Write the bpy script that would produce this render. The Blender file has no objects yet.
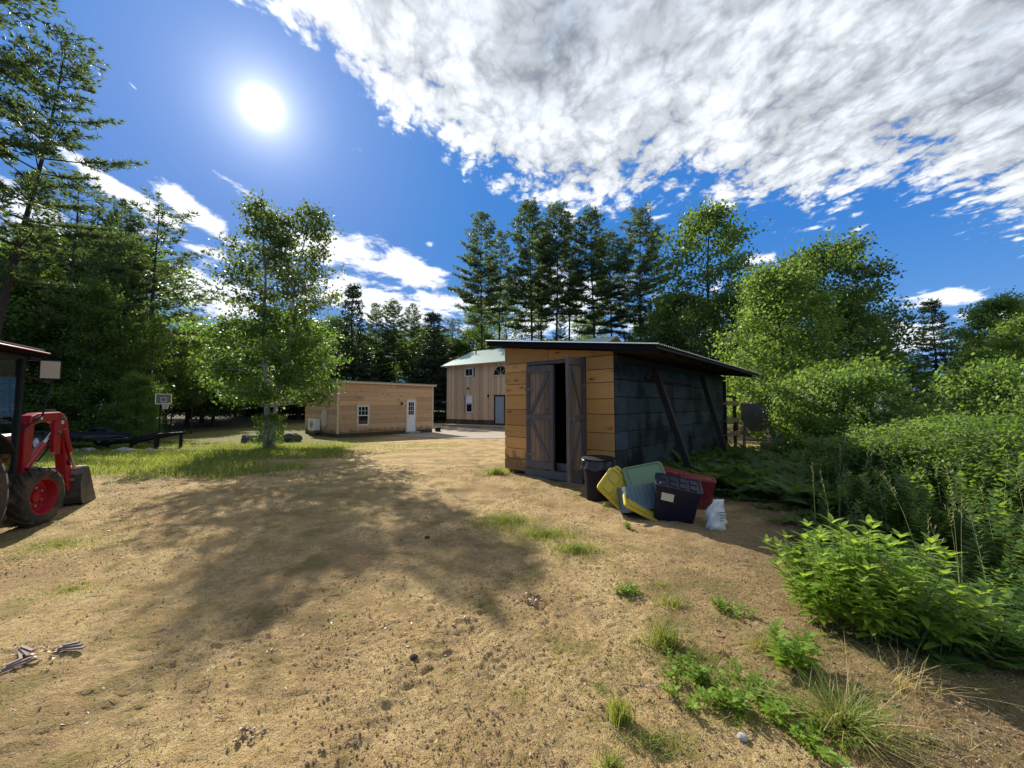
import bpy, math, random
import numpy as np
from mathutils import Vector, Matrix, Euler
R = math.radians
random.seed(7)
rng = np.random.default_rng(11)
S = bpy.context.scene
C = S.collection

# ------------------------------------------------------------------ camera
F = 390.0
EYE = 1.6
PITCH = math.atan(21 / F)
cam_d = bpy.data.cameras.new('camera')
cam_d.sensor_width = 36
cam_d.lens = F / 1024 * 36
cam_d.clip_start = 0.05
cam_d.clip_end = 2000
cam = bpy.data.objects.new('camera', cam_d)
C.objects.link(cam)
cam.location = (0, 0, EYE)
cam.rotation_euler = (R(90) + PITCH, 0, 0)
S.camera = cam

# ------------------------------------------------------------------ light
SUN_AZ, SUN_EL = R(-33.7), R(33.4)
SD = Vector((math.sin(SUN_AZ) * math.cos(SUN_EL), math.cos(SUN_AZ) * math.cos(SUN_EL), math.sin(SUN_EL)))
sun_d = bpy.data.lights.new('sun', 'SUN')
sun_d.energy = 4.0
sun_d.angle = R(0.5)
sun_d.color = (1.0, 0.93, 0.80)
sun = bpy.data.objects.new('sun', sun_d)
C.objects.link(sun)
sun.rotation_euler = SD.to_track_quat('Z', 'Y').to_euler()
sun.location = (0, 0, 50)
SKY_STRENGTH = 0.138
EXPOSURE = 1.0

S.view_settings.view_transform = 'Standard'
S.view_settings.look = 'None'
S.view_settings.gamma = 1
S.view_settings.exposure = EXPOSURE
S.render.engine = 'CYCLES'
S.cycles.use_denoising = True
S.cycles.max_bounces = 6
S.cycles.diffuse_bounces = 4
S.cycles.glossy_bounces = 2
S.cycles.transmission_bounces = 4
S.cycles.transparent_max_bounces = 6
S.cycles.caustics_reflective = False
S.cycles.caustics_refractive = False
S.cycles.sample_clamp_indirect = 6


class NT:
    """small node-tree writer"""
    def __init__(s, tree):
        s.t = tree
        s.n = tree.nodes
        s.l = tree.links
    def node(s, typ, **kw):
        n = s.n.new(typ)
        for k, v in kw.items():
            setattr(n, k, v)
        return n
    def put(s, sock, v):
        if isinstance(v, bpy.types.NodeSocket):
            s.l.new(v, sock)
        elif v is not None:
            if sock.type == 'RGBA' and len(v) == 3:
                v = (*v, 1)
            sock.default_value = v
    def m(s, op, a, b=None, c=None, clamp=False):
        n = s.node('ShaderNodeMath', operation=op, use_clamp=clamp)
        s.put(n.inputs[0], a)
        if b is not None: s.put(n.inputs[1], b)
        if c is not None: s.put(n.inputs[2], c)
        return n.outputs[0]
    def vm(s, op, a, b=None):
        n = s.node('ShaderNodeVectorMath', operation=op)
        s.put(n.inputs[0], a)
        if b is not None: s.put(n.inputs[1], b)
        return n.outputs['Value'] if op in ('DOT_PRODUCT', 'LENGTH') else n.outputs[0]
    def smooth(s, v, a, b, lo=0.0, hi=1.0):
        n = s.node('ShaderNodeMapRange', interpolation_type='SMOOTHSTEP')
        s.put(n.inputs['Value'], v)
        n.inputs['From Min'].default_value = a
        n.inputs['From Max'].default_value = b
        n.inputs['To Min'].default_value = lo
        n.inputs['To Max'].default_value = hi
        return n.outputs[0]
    def mix(s, f, a, b, mode='MIX'):
        n = s.node('ShaderNodeMix', data_type='RGBA', blend_type=mode)
        s.put(n.inputs[0], f)
        s.put(n.inputs[6], a)
        s.put(n.inputs[7], b)
        return n.outputs[2]
    def noise(s, vec, scale, detail=4, rough=0.55, dist=0.0):
        n = s.node('ShaderNodeTexNoise')
        s.put(n.inputs['Vector'], vec)
        n.inputs['Scale'].default_value = scale
        n.inputs['Detail'].default_value = detail
        n.inputs['Roughness'].default_value = rough
        n.inputs['Distortion'].default_value = dist
        return n.outputs[0]
    def voro(s, vec, scale, feature='F1'):
        n = s.node('ShaderNodeTexVoronoi', feature=feature)
        s.put(n.inputs['Vector'], vec)
        n.inputs['Scale'].default_value = scale
        return n
    def coord(s, kind='Object'):
        return s.node('ShaderNodeTexCoord').outputs[kind]
    def mapping(s, vec, scale=(1, 1, 1), rot=(0, 0, 0), loc=(0, 0, 0)):
        n = s.node('ShaderNodeMapping')
        s.put(n.inputs[0], vec)
        n.inputs['Scale'].default_value = scale
        n.inputs['Rotation'].default_value = rot
        n.inputs['Location'].default_value = loc
        return n.outputs[0]
    def bump(s, h, strength=0.3, dist=0.01, normal=None):
        n = s.node('ShaderNodeBump')
        s.put(n.inputs['Height'], h)
        n.inputs['Strength'].default_value = strength
        n.inputs['Distance'].default_value = dist
        if normal is not None: s.put(n.inputs['Normal'], normal)
        return n.outputs[0]
    def island(s):
        return s.node('ShaderNodeNewGeometry').outputs['Random Per Island']
    def comb(s, x, y, z):
        n = s.node('ShaderNodeCombineXYZ')
        s.put(n.inputs[0], x); s.put(n.inputs[1], y); s.put(n.inputs[2], z)
        return n.outputs[0]


def mat(name, fn):
    m = bpy.data.materials.new(name)
    m.use_nodes = True
    m.node_tree.nodes.clear()
    g = NT(m.node_tree)
    out = g.node('ShaderNodeOutputMaterial')
    g.put(out.inputs[0], fn(g))
    return m


def pbr(g, col, rough=0.7, metal=0.0, spec=0.4, normal=None, **kw):
    p = g.node('ShaderNodeBsdfPrincipled')
    g.put(p.inputs['Base Color'], col)
    g.put(p.inputs['Roughness'], rough)
    g.put(p.inputs['Metallic'], metal)
    g.put(p.inputs['Specular IOR Level'], spec)
    if normal is not None: g.put(p.inputs['Normal'], normal)
    for k, v in kw.items():
        g.put(p.inputs[k.replace('_', ' ')], v)
    return p.outputs[0]


# ------------------------------------------------------------------ world: sky and clouds, all by direction
def pix_dir(px, py):
    u, v = (px - 512) / F, (384 - py) / F
    c, s = math.cos(PITCH), math.sin(PITCH)
    return Vector((u, c - v * s, s + v * c)).normalized()

def az_el(px, py):
    d = pix_dir(px, py)
    return math.atan2(d.x, d.y), math.asin(d.z)

W = bpy.data.worlds.new('World')
S.world = W
W.use_nodes = True
W.node_tree.nodes.clear()
g = NT(W.node_tree)
sky = g.node('ShaderNodeTexSky', sky_type='NISHITA', sun_disc=False)
sky.sun_elevation = SUN_EL
sky.sun_rotation = SUN_AZ
sky.altitude = 300
sky.air_density = 1.0
sky.dust_density = 0.4
sky.ozone_density = 2.0
hs = g.node('ShaderNodeHueSaturation')
hs.inputs['Saturation'].default_value = 1.22
hs.inputs['Value'].default_value = 0.9
g.put(hs.inputs['Color'], sky.outputs[0])
D = g.coord('Generated')
sep = g.node('ShaderNodeSeparateXYZ'); g.put(sep.inputs[0], D)
X, Y, Z = sep.outputs
AZ = g.m('ARCTAN2', X, Y)
EL = g.m('ARCSINE', Z)
zz = g.m('ADD', g.m('MAXIMUM', Z, 0.0), 0.10)
UV = g.comb(g.m('DIVIDE', X, zz), g.m('DIVIDE', Y, zz), 0.0)
# deep clear blue, paler at the horizon, over a share of the physical sky
deep = g.mix(g.smooth(EL, -.02, .42), (0.62, 1.45, 2.95), (0.15, .80, 2.42))
tame = g.node('ShaderNodeVectorMath', operation='MINIMUM'); g.put(tame.inputs[0], hs.outputs[0]); tame.inputs[1].default_value = (3.5, 3.5, 4.2)
skycol = g.mix(0.95, tame.outputs[0], deep)
# lower edge of the big cloud bank: elevation as a function of azimuth
edge = [(100, -120), (215, -25), (275, 18), (340, 68), (400, 122), (455, 150), (505, 180), (560, 207), (600, 212), (640, 196), (700, 172),
        (745, 200), (800, 208), (860, 190), (920, 178), (980, 205), (1040, 228), (1150, 262)]
ramp = g.node('ShaderNodeValToRGB')
cr = ramp.color_ramp
pts = [az_el(*p) for p in edge]
def fa(a): return (a + 1.6) / 3.2
while len(cr.elements) < len(pts): cr.elements.new(0.5)
for e, p in zip(cr.elements, pts): pass
for i, (a, el) in enumerate(pts):
    cr.elements[i].position = fa(a) if i == 0 else max(fa(a), cr.elements[i - 1].position + 0.001)
for i, (a, el) in enumerate(pts):
    v = max(0.0, el) / 1.6
    cr.elements[i].color = (v, v, v, 1)
g.put(ramp.inputs[0], g.m('DIVIDE', g.m('ADD', AZ, 1.6), 3.2))
edge_el = g.m('MULTIPLY', ramp.outputs[0], 1.6)
n_big = g.noise(UV, 1.6, 5, 0.6)
n_mid = g.noise(g.mapping(UV, scale=(1.1, .8, 1), rot=(0, 0, R(-32))), 6.0, 6, 0.62, 0.2)
wn = g.node('ShaderNodeTexNoise'); g.put(wn.inputs['Vector'], UV); wn.inputs['Scale'].default_value = 5.0; wn.inputs['Detail'].default_value = 4
wsc = g.node('ShaderNodeVectorMath', operation='SCALE'); g.put(wsc.inputs[0], wn.outputs['Color']); wsc.inputs['Scale'].default_value = .13
vv = g.node('ShaderNodeTexVoronoi', feature='SMOOTH_F1'); g.put(vv.inputs['Vector'], g.vm('ADD', g.mapping(UV, scale=(1, .8, 1), rot=(0, 0, R(-30))), wsc.outputs[0])); vv.inputs['Scale'].default_value = 15.0
vv.inputs['Detail'].default_value = 2.5; vv.inputs['Roughness'].default_value = .55; vv.inputs['Smoothness'].default_value = .35; vv.inputs['Lacunarity'].default_value = 2.3; vv.normalize = True
n_puff = g.smooth(vv.outputs['Distance'], .05, .62, 1, 0)
over = g.m('SUBTRACT', EL, edge_el)
q = g.m('ADD', over, g.m('MULTIPLY', g.m('SUBTRACT', n_big, 0.5), 0.16))
q = g.m('ADD', q, g.m('MULTIPLY', g.m('SUBTRACT', n_mid, 0.5), 0.26))
q = g.m('ADD', q, g.m('MULTIPLY', g.m('SUBTRACT', n_puff, 0.5), 0.13))
bank = g.smooth(q, -0.012, 0.055)
hole = g.smooth(g.m('ADD', g.m('ADD', g.m('MULTIPLY', n_mid, .7), g.m('MULTIPLY', n_puff, .22)), g.m('MULTIPLY', over, 0.75)), 0.36, 0.50)
bank = g.m('MULTIPLY', bank, hole)
# smaller clouds: (pixel x, y, half width, half height, slope, weight)
blobs = [(120, 190, 62, 11, .40, 1.0), (205, 220, 45, 14, .45, 1.0), (175, 275, 70, 22, .1, .9), (215, 300, 60, 20, .0, 1.0), (195, 248, 40, 6, .1, .7),
         (350, 255, 75, 17, .12, 1.0), (400, 268, 60, 20, .18, 1.0), (390, 305, 90, 22, .0, 1.0), (330, 290, 60, 25, .0, .9), (430, 244, 9, 5, .1, .8),
         (550, 310, 110, 35, .0, .85), (660, 217, 30, 4, -.1, .6), (755, 262, 22, 9, .0, .8), (955, 296, 45, 7, -.1, .95), (905, 335, 55, 17, .1, 1.0), (990, 315, 40, 8, .05, .8),
         (30, 215, 60, 25, .3, .9), (30, 270, 60, 40, 0, .8), (133, 86, 9, 3, .5, .75), (1090, 300, 60, 12, .0, .9), (-200, 250, 90, 40, .0, .9), (700, 320, 60, 20, .0, .8), (240, 190, 40, 8, .4, .6)]
tot = None
for (bx, by, w, h, sl, wt) in blobs:
    a0, e0 = az_el(bx, by)
    a1, _ = az_el(bx + w, by); _, e1 = az_el(bx, by - h)
    sa, se = abs(a1 - a0), abs(e1 - e0)
    da = g.m('SUBTRACT', AZ, a0)
    de = g.m('ADD', g.m('SUBTRACT', EL, e0), g.m('MULTIPLY', da, sl))
    r2 = g.m('ADD', g.m('POWER', g.m('ABSOLUTE', g.m('DIVIDE', da, sa)), 2.0), g.m('POWER', g.m('ABSOLUTE', g.m('DIVIDE', de, se)), 2.0))
    v = g.m('MULTIPLY', g.m('EXPONENT', g.m('MULTIPLY', r2, -0.8)), wt)
    tot = v if tot is None else g.m('MAXIMUM', tot, v)
UV2 = g.comb(g.m('DIVIDE', X, g.m('ADD', zz, .06)), g.m('DIVIDE', Y, g.m('ADD', zz, .06)), 3.0)
n_low = g.noise(UV2, 4.5, 6, 0.65, 0.25)
low = g.smooth(g.m('ADD', tot, g.m('MULTIPLY', g.m('SUBTRACT', n_low, 0.5), 2.7)), 0.42, 0.84)
# radiance of the clouds: thick grey parts and thin bright parts, brighter near the sun
dots = g.m('MAXIMUM', g.vm('DOT_PRODUCT', D, tuple(SD)), 0.0)
near_sun = g.m('POWER', dots, 6.0)
thick = g.smooth(g.m('ADD', g.m('MULTIPLY', n_mid, 0.35), g.m('MULTIPLY', n_big, 0.85)), 0.52, 0.74)
thick = g.m('MULTIPLY', thick, g.smooth(over, 0.02, 0.35))
fine = g.smooth(n_puff, 0.1, 0.85)
bright = g.m('ADD', g.m('MULTIPLY', fine, 0.55), 0.66)
bright = g.m('MULTIPLY', bright, g.m('ADD', g.m('MULTIPLY', g.smooth(n_mid, .38, .62), 0.45), 0.66))
ccol = g.mix(thick, (2.95, 3.1, 3.3), (1.5, 1.75, 2.1))
ccol = g.mix(g.smooth(over, 0.22, 0.7, 0, .55), ccol, (1.55, 1.8, 2.15))
sc_ = g.node('ShaderNodeVectorMath', operation='SCALE'); g.put(sc_.inputs[0], ccol); g.put(sc_.inputs['Scale'], g.m('MULTIPLY', bright, g.m('ADD', 1.0, g.m('MULTIPLY', near_sun, 0.2))))
bank_col = sc_.outputs[0]
c1 = g.mix(g.m('MULTIPLY', bank, 0.96), skycol, bank_col)
c2 = g.mix(g.m('MULTIPLY', low, 0.92), c1, (4.3, 4.4, 4.6))
# the sun and the glow of thin haze round it
disc = g.m('MULTIPLY', g.m('POWER', dots, 9000.0), 60.0)
glow = g.m('ADD', g.m('DIVIDE', 0.0021, g.m('ADD', g.m('SUBTRACT', 1.0, dots), 0.0004)), g.m('ADD', g.m('MULTIPLY', g.m('POWER', dots, 26.0), .35), g.m('MULTIPLY', g.m('POWER', dots, 320.0), .7)))
gl = g.node('ShaderNodeVectorMath', operation='SCALE'); gl.inputs[0].default_value = (1.0, 0.98, 0.94); g.put(gl.inputs['Scale'], g.m('ADD', disc, glow))
c3 = g.mix(1.0, c2, gl.outputs[0], 'ADD')
bg = g.node('ShaderNodeBackground')
g.put(bg.inputs[0], c3)
bg.inputs[1].default_value = SKY_STRENGTH
g.put(g.node('ShaderNodeOutputWorld').inputs[0], bg.outputs[0])
W.cycles.sampling_method = 'MANUAL'
W.cycles.sample_map_resolution = 1024

# ------------------------------------------------------------------ mesh helpers
def tag(o, label=None, cat=None, group=None, kind=None):
    if label: o['label'] = label
    if cat: o['category'] = cat
    if group: o['group'] = group
    if kind: o['kind'] = kind
    return o

def thing(name, label, cat, loc=(0, 0, 0), rotz=0.0, group=None, scale=1.0):
    o = bpy.data.objects.new(name, None)
    C.objects.link(o)
    o.empty_display_size = 0.2
    o.location = loc
    o.rotation_euler = (0, 0, rotz)
    o.scale = (scale,) * 3
    return tag(o, label, cat, group)

def link(name, me, m, parent=None):
    o = bpy.data.objects.new(name, me)
    if m is not None: me.materials.append(m)
    C.objects.link(o)
    if parent is not None: o.parent = parent
    return o

def np_mesh(name, V, Fq, smooth=False):
    V = np.asarray(V, dtype=np.float32); Fq = np.asarray(Fq, dtype=np.int32)
    me = bpy.data.meshes.new(name)
    me.vertices.add(len(V)); me.vertices.foreach_set('co', V.ravel())
    k = Fq.shape[1]
    me.loops.add(Fq.size); me.loops.foreach_set('vertex_index', Fq.ravel())
    me.polygons.add(len(Fq))
    me.polygons.foreach_set('loop_start', np.arange(0, Fq.size, k, dtype=np.int32))
    me.polygons.foreach_set('loop_total', np.full(len(Fq), k, dtype=np.int32))
    me.polygons.foreach_set('use_smooth', np.full(len(Fq), smooth, dtype=bool))
    me.update(calc_edges=True)
    return me

class MB:
    def __init__(s): s.v = []; s.f = []
    def add(s, vs, fs, M=None):
        b = len(s.v)
        s.v += [tuple(M @ Vector(p)) if M is not None else tuple(p) for p in vs]
        s.f += [tuple(i + b for i in f) for f in fs]
        return s
    def box(s, x0, x1, y0, y1, z0, z1, M=None):
        vs = [(x, y, z) for z in (z0, z1) for y in (y0, y1) for x in (x0, x1)]
        return s.add(vs, [(0, 2, 3, 1), (4, 5, 7, 6), (0, 1, 5, 4), (2, 6, 7, 3), (0, 4, 6, 2), (1, 3, 7, 5)], M)
    def bar(s, a, b, w, h, up=(0, 0, 1)):
        """rectangular bar from a to b, w across, h along up"""
        a = Vector(a); b = Vector(b); d = b - a; L = d.length; d.normalize()
        up = Vector(up)
        x = d.cross(up)
        if x.length < 1e-4: x = d.cross(Vector((1, 0, 0)))
        x.normalize(); z = x.cross(d)
        M = Matrix.Translation(a) @ Matrix((x, d, z)).transposed().to_4x4()
        return s.box(-w / 2, w / 2, 0, L, -h / 2, h / 2, M)
    def prism(s, poly, y0, y1, M=None):
        """polygon of (x,z) extruded along y"""
        n = len(poly)
        vs = [(p[0], y0, p[1]) for p in poly] + [(p[0], y1, p[1]) for p in poly]
        fs = [tuple(range(n)), tuple(range(2 * n - 1, n - 1, -1))] + [(i, i + n, (i + 1) % n + n, (i + 1) % n) for i in range(n)]
        return s.add(vs, fs, M)
    def tube(s, pts, rad, n=6, cap=True):
        pts = [Vector(p) for p in pts]
        if not hasattr(rad, '__len__'): rad = [rad] * len(pts)
        b = len(s.v)
        ref = None
        for i, p in enumerate(pts):
            d = (pts[min(i + 1, len(pts) - 1)] - pts[max(i - 1, 0)])
            if d.length < 1e-6: d = Vector((0, 0, 1))
            d.normalize()
            if ref is None: ref = Vector((1, 0, 0)) if abs(d.x) < .8 else Vector((0, 1, 0))
            x = (ref - d * ref.dot(d)); x.normalize(); y = d.cross(x); ref = x
            for k in range(n):
                a = 2 * math.pi * k / n
                s.v.append(tuple(p + (x * math.cos(a) + y * math.sin(a)) * rad[i]))
        for i in range(len(pts) - 1):
            for k in range(n):
                s.f.append((b + i * n + k, b + i * n + (k + 1) % n, b + (i + 1) * n + (k + 1) % n, b + (i + 1) * n + k))
        if cap:
            s.f.append(tuple(b + k for k in range(n - 1, -1, -1)))
            s.f.append(tuple(b + (len(pts) - 1) * n + k for k in range(n)))
        return s
    def lathe(s, prof, n=32, M=None):
        """profile of (r, z) turned round z"""
        vs = []; fs = []
        for (r, z) in prof:
            for k in range(n):
                a = 2 * math.pi * k / n
                vs.append((r * math.cos(a), r * math.sin(a), z))
        for i in range(len(prof) - 1):
            for k in range(n):
                fs.append((i * n + k, i * n + (k + 1) % n, (i + 1) * n + (k + 1) % n, (i + 1) * n + k))
        return s.add(vs, fs, M)
    def build(s, name, m, parent=None, bevel=0.0, smooth=False):
        me = bpy.data.meshes.new(name)
        me.from_pydata(s.v, [], s.f)
        me.update()
        if smooth:
            me.polygons.foreach_set('use_smooth', np.ones(len(me.polygons), dtype=bool))
            try: me.set_sharp_from_angle(angle=R(40))
            except Exception: pass
        o = link(name, me, m, parent)
        if bevel:
            b = o.modifiers.new('bevel', 'BEVEL'); b.width = bevel; b.segments = 1; b.limit_method = 'ANGLE'
        return o

def copy_thing(root, loc, rotz=0.0, scale=None, label=None, group=None, cat=None):
    def cp(o, parent):
        c = o.copy(); C.objects.link(c)
        if parent is not None: c.parent = parent
        for ch in list(o.children): cp(ch, c)
        return c
    r = cp(root, None)
    r.location = loc
    r.rotation_euler = (0, 0, rotz)
    if scale is not None: r.scale = scale if hasattr(scale, '__len__') else (scale,) * 3
    if label: r['label'] = label
    if group: r['group'] = group
    if cat: r['category'] = cat
    return r

# value noise
def _h(ix, iy, seed):
    n = (ix * 374761393 + iy * 668265263 + seed * 974711) & 0x7fffffff
    n = ((n ^ (n >> 13)) * 1274126177) & 0x7fffffff
    return ((n ^ (n >> 16)) & 0xffff) / 65535.0
def vnoise(x, y, seed=0):
    x = np.asarray(x, float); y = np.asarray(y, float)
    ix = np.floor(x).astype(np.int64); iy = np.floor(y).astype(np.int64)
    fx = x - ix; fy = y - iy
    fx = fx * fx * (3 - 2 * fx); fy = fy * fy * (3 - 2 * fy)
    a = _h(ix, iy, seed); b = _h(ix + 1, iy, seed); c = _h(ix, iy + 1, seed); d = _h(ix + 1, iy + 1, seed)
    return (a * (1 - fx) + b * fx) * (1 - fy) + (c * (1 - fx) + d * fx) * fy
def fbm(x, y, o=4, seed=0):
    t = 0; a = .5; s = 0
    for i in range(o):
        t = t + a * vnoise(x * 2 ** i, y * 2 ** i, seed + i); s += a; a *= .5
    return t / s
def sstep(v, a, b):
    t = np.clip((np.asarray(v, float) - a) / (b - a), 0, 1)
    return t * t * (3 - 2 * t)

def ground_smooth(x, y):
    x = np.asarray(x, float); y = np.asarray(y, float)
    z = -0.35 * sstep(y, 9, 25)
    z = z + (fbm(x * .22 + 5, y * .22, 2, 40) - .5) * 0.16 * sstep(np.hypot(x, y), 1, 6) * (1 - .6 * sstep(y, 7, 20))
    z = z - 0.22 * sstep(x, 1.6, 4.5) * sstep(-y, -6, -1)          # the bank falls away at the right
    z = z + 0.5 * sstep(-x, 16, 40) + 0.25 * sstep(x, 14, 40)
    return z
def ground(x, y):
    x = np.asarray(x, float); y = np.asarray(y, float)
    z = ground_smooth(x, y)
    r = np.hypot(x, y)
    near = 1 - sstep(r, 8, 20)
    z = z + (fbm(x * 1.7, y * 1.7, 3, 3) - .5) * .05 * near
    z = z + (fbm(x * 9, y * 6, 3, 9) - .5) * .022 * near
    xc = -1.7 - .035 * (y - 1.5) ** 2 + .5 * (y - 1.5)
    for o_ in (-.78, .78):
        w_ = np.exp(-((x - xc - o_) / .13) ** 2)
        z = z - w_ * near * (.024 + .008 * np.sin(y * 48 + 3 * o_ + np.abs(x - xc - o_) * 30))
    z = z + np.maximum(0, fbm(x * 26, y * 26, 2, 19) - .56) * .045 * (1 - sstep(r, 4, 9))
    z = z + (vnoise(x * 48, y * 48, 39) - .5) * .012 * (1 - sstep(r, 3, 6))
    z = z + np.maximum(0, vnoise(x * 44 + 7 + 2 * vnoise(x * 9, y * 9, 5), y * 44, 49) - .70) * .035 * (1 - sstep(r, 3, 7)) + (vnoise(x * 85, y * 85, 59) - .5) * .008 * (1 - sstep(r, 2.5, 5))
    z = z - np.maximum(0, fbm(x * 13 + 3, y * 13, 2, 29) - .68) * .04 * (1 - sstep(r, 5, 10))
    return z
def gz(x, y): return float(ground(x, y))

def at(px, Yd):
    """world x of the picture column px at distance Yd (used for trees and the like)"""
    return (px - 512) / F * Yd * 1.0
def zat(py, Yd):
    v = (384 - py) / F
    c, s = math.cos(PITCH), math.sin(PITCH)
    return EYE + (s + v * c) / (c - v * s) * Yd

# ------------------------------------------------------------------ materials
def plain(name, col, rough=0.6, metal=0.0, spec=0.4, var=0.15, scale=12, bump=0.0):
    def fn(g):
        n = g.noise(g.coord(), scale, 4)
        lo = tuple(c * (1 - var) for c in col); hi = tuple(min(1, c * (1 + var)) for c in col)
        c = g.mix(n, lo, hi)
        nb = g.bump(g.noise(g.coord(), scale * 5, 3), bump, 0.005) if bump else None
        return pbr(g, c, rough, metal, spec, nb)
    return mat(name, fn)

def wood(name, c1, c2, grain=(1, 18, 18), knots=0.5, rough=0.7, var=0.35, knot_scale=(2.0, 4.5, 5.5), stain=None, splash=0):
    """boards: every board is an island with its own tone; grain stretched along one axis, dark knots"""
    def fn(g):
        oc = g.coord()
        isl = g.island()
        off = g.comb(g.m('MULTIPLY', isl, 37.0), g.m('MULTIPLY', isl, 11.0), g.m('MULTIPLY', isl, 23.0))
        p = g.vm('ADD', oc, off)
        n = g.noise(g.mapping(p, scale=grain), 3.0, 6, 0.65, 0.6)
        c = g.mix(n, c1, c2)
        tone = g.m('ADD', g.m('MULTIPLY', isl, var), 1 - var / 2)
        hsv = g.node('ShaderNodeHueSaturation'); g.put(hsv.inputs['Value'], tone); g.put(hsv.inputs['Color'], c)
        c = hsv.outputs[0]
        if knots:
            vo = g.voro(g.mapping(p, scale=knot_scale), 1.0)
            k = g.smooth(vo.outputs['Distance'], 0.055, 0.12, 1, 0)
            c = g.mix(g.m('MULTIPLY', k, knots), c, tuple(x * 0.18 for x in c1))
            ring = g.smooth(vo.outputs['Distance'], 0.1, 0.30, 1, 0)
            c = g.mix(g.m('MULTIPLY', ring, knots * .35), c, tuple(x * 0.6 for x in c1))
        if stain:
            s = g.smooth(g.noise(oc, stain[0], 4), stain[1], stain[1] + .2)
            c = g.mix(s, c, stain[2])
        if splash:
            sx = g.node('ShaderNodeSeparateXYZ'); g.put(sx.inputs[0], oc)
            s = g.smooth(g.m('SUBTRACT', sx.outputs[2], g.m('MULTIPLY', g.noise(oc, 5, 4), splash)), -.05, .14, .75, 0)
            c = g.mix(s, c, (.13, .085, .045))
            s = g.smooth(g.noise(g.mapping(oc, scale=(9, 9, .8)), 1, 4), .60, .78, 0, .45)
            c = g.mix(s, c, tuple(x * .4 for x in c1))
        nb = g.bump(n, 0.35, 0.004)
        return pbr(g, c, rough, 0, 0.3, nb)
    return mat(name, fn)

def leafmat(name, a, b, trans=0.42, tcol=None, rough=0.45, spec=0.35, old=.025):
    tc = tcol or (min(1, b[0] * 2.2), min(1, b[1] * 2.0), b[2] * 0.8)
    def fn(g):
        isl = g.island()
        n = g.noise(g.coord(), 0.8, 2)
        f = g.m('ADD', g.m('MULTIPLY', isl, 0.6), g.m('MULTIPLY', g.smooth(n, .3, .7), 0.4))
        c = g.mix(f, a, b)
        if old: c = g.mix(g.smooth(isl, 1 - old, 1 - old * .6), c, (.24, .17, .05))
        p = pbr(g, c, rough, 0, spec)
        t = g.node('ShaderNodeBsdfTranslucent')
        g.put(t.inputs[0], g.mix(f, tuple(x * .75 for x in tc), tc))
        mx = g.node('ShaderNodeMixShader'); mx.inputs[0].default_value = trans
        g.put(mx.inputs[1], p); g.put(mx.inputs[2], t.outputs[0])
        return mx.outputs[0]
    return mat(name, fn)

def dusty(name, base, dust, amt, rough=.75, metal=0.0):
    def fn(g):
        c = g.coord(); n = g.smooth(g.noise(c, 4.5, 5, .65), .40, .68); n2 = g.noise(c, 26, 4, .6)
        f = g.m('MULTIPLY', g.m('ADD', g.m('MULTIPLY', n, .75), g.m('MULTIPLY', n2, .35)), amt)
        return pbr(g, g.mix(f, base, dust), rough, metal, .3, g.bump(n2, .3, .004))
    return mat(name, fn)
M = {}
M['orange_wood'] = wood('orange_boards', (.40, .185, .048), (.70, .385, .12), grain=(1.2, 14, 20), knots=1.0, var=.5, knot_scale=(1.9, 5, 5.2), splash=.8)
M['fresh_wood'] = wood('fresh_pine_boards', (.44, .26, .14), (.68, .45, .27), grain=(1, 14, 16), knots=1.0, var=.38, knot_scale=(2.1, 5, 4.8), splash=.6)
M['board_batten'] = wood('upright_boards', (.50, .33, .18), (.72, .52, .32), grain=(14, 14, 1), knots=.7, var=.45, knot_scale=(4, 4, 1.6))
M['grey_wood'] = wood('weathered_boards', (.050, .034, .022), (.36, .25, .16), grain=(16, 16, 1.2), knots=.5, var=.5, knot_scale=(6, 6, 2))
M['grey_frame'] = wood('weathered_frame', (.045, .043, .043), (.16, .145, .13), grain=(8, 8, 1.5), knots=0, var=.35)
M['dark_wood'] = wood('dark_timber', (.012, .010, .009), (.048, .038, .032), grain=(6, 6, 1.5), knots=.2, var=.4)
M['pale_wood'] = wood('pale_timber', (.30, .22, .12), (.50, .39, .22), grain=(1.5, 10, 10), knots=.4, var=.4)
M['trim'] = wood('pale_trim', (.5, .38, .26), (.72, .58, .42), grain=(2, 8, 8), knots=0, var=.2)
M['charred'] = wood('dark_skirting', (.02, .017, .016), (.13, .095, .07), grain=(10, 10, 1), knots=0, var=.6)
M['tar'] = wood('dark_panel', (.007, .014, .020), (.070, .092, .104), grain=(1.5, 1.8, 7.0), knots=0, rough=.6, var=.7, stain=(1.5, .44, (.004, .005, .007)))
M['black'] = plain('black_plastic', (.005, .007, .012), .6, spec=.25, var=.3)
M['rubber'] = dusty('rubber', (.018, .018, .018), (.17, .125, .08), .55, .85)
M['red'] = plain('red_paint', (.29, .006, .016), .32, spec=.5, var=.12)
M['rim_red'] = plain('rim_red_paint', (.28, .006, .014), .4, var=.25)
M['tractor_dark'] = plain('dark_paint', (.016, .018, .020), .65, spec=.2, var=.3)
M['bucket'] = dusty('scuffed_steel', (.035, .045, .052), (.24, .20, .15), .5, .45, .25)
M['steel'] = plain('bright_steel', (.5, .5, .5), .35, .9)
M['white'] = plain('white_paint', (.78, .78, .78), .5, var=.05)
M['fascia_dark'] = plain('black_fascia', (.006, .006, .010), .75, spec=.15, var=.4)
M['roof_metal'] = plain('galvanised_roofing', (.42, .44, .44), .42, .65, var=.25, scale=3)
M['roof_green'] = plain('pale_green_roofing', (.42, .52, .47), .45, .25, var=.1, scale=2)
M['yellow'] = dusty('yellow_plastic', (0.56, 0.43, 0.035), (.22, .17, .11), .28, .5)
M['green_plastic'] = dusty('sage_plastic', (0.14, 0.23, 0.115), (.22, .17, .11), .28, .5)
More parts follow.
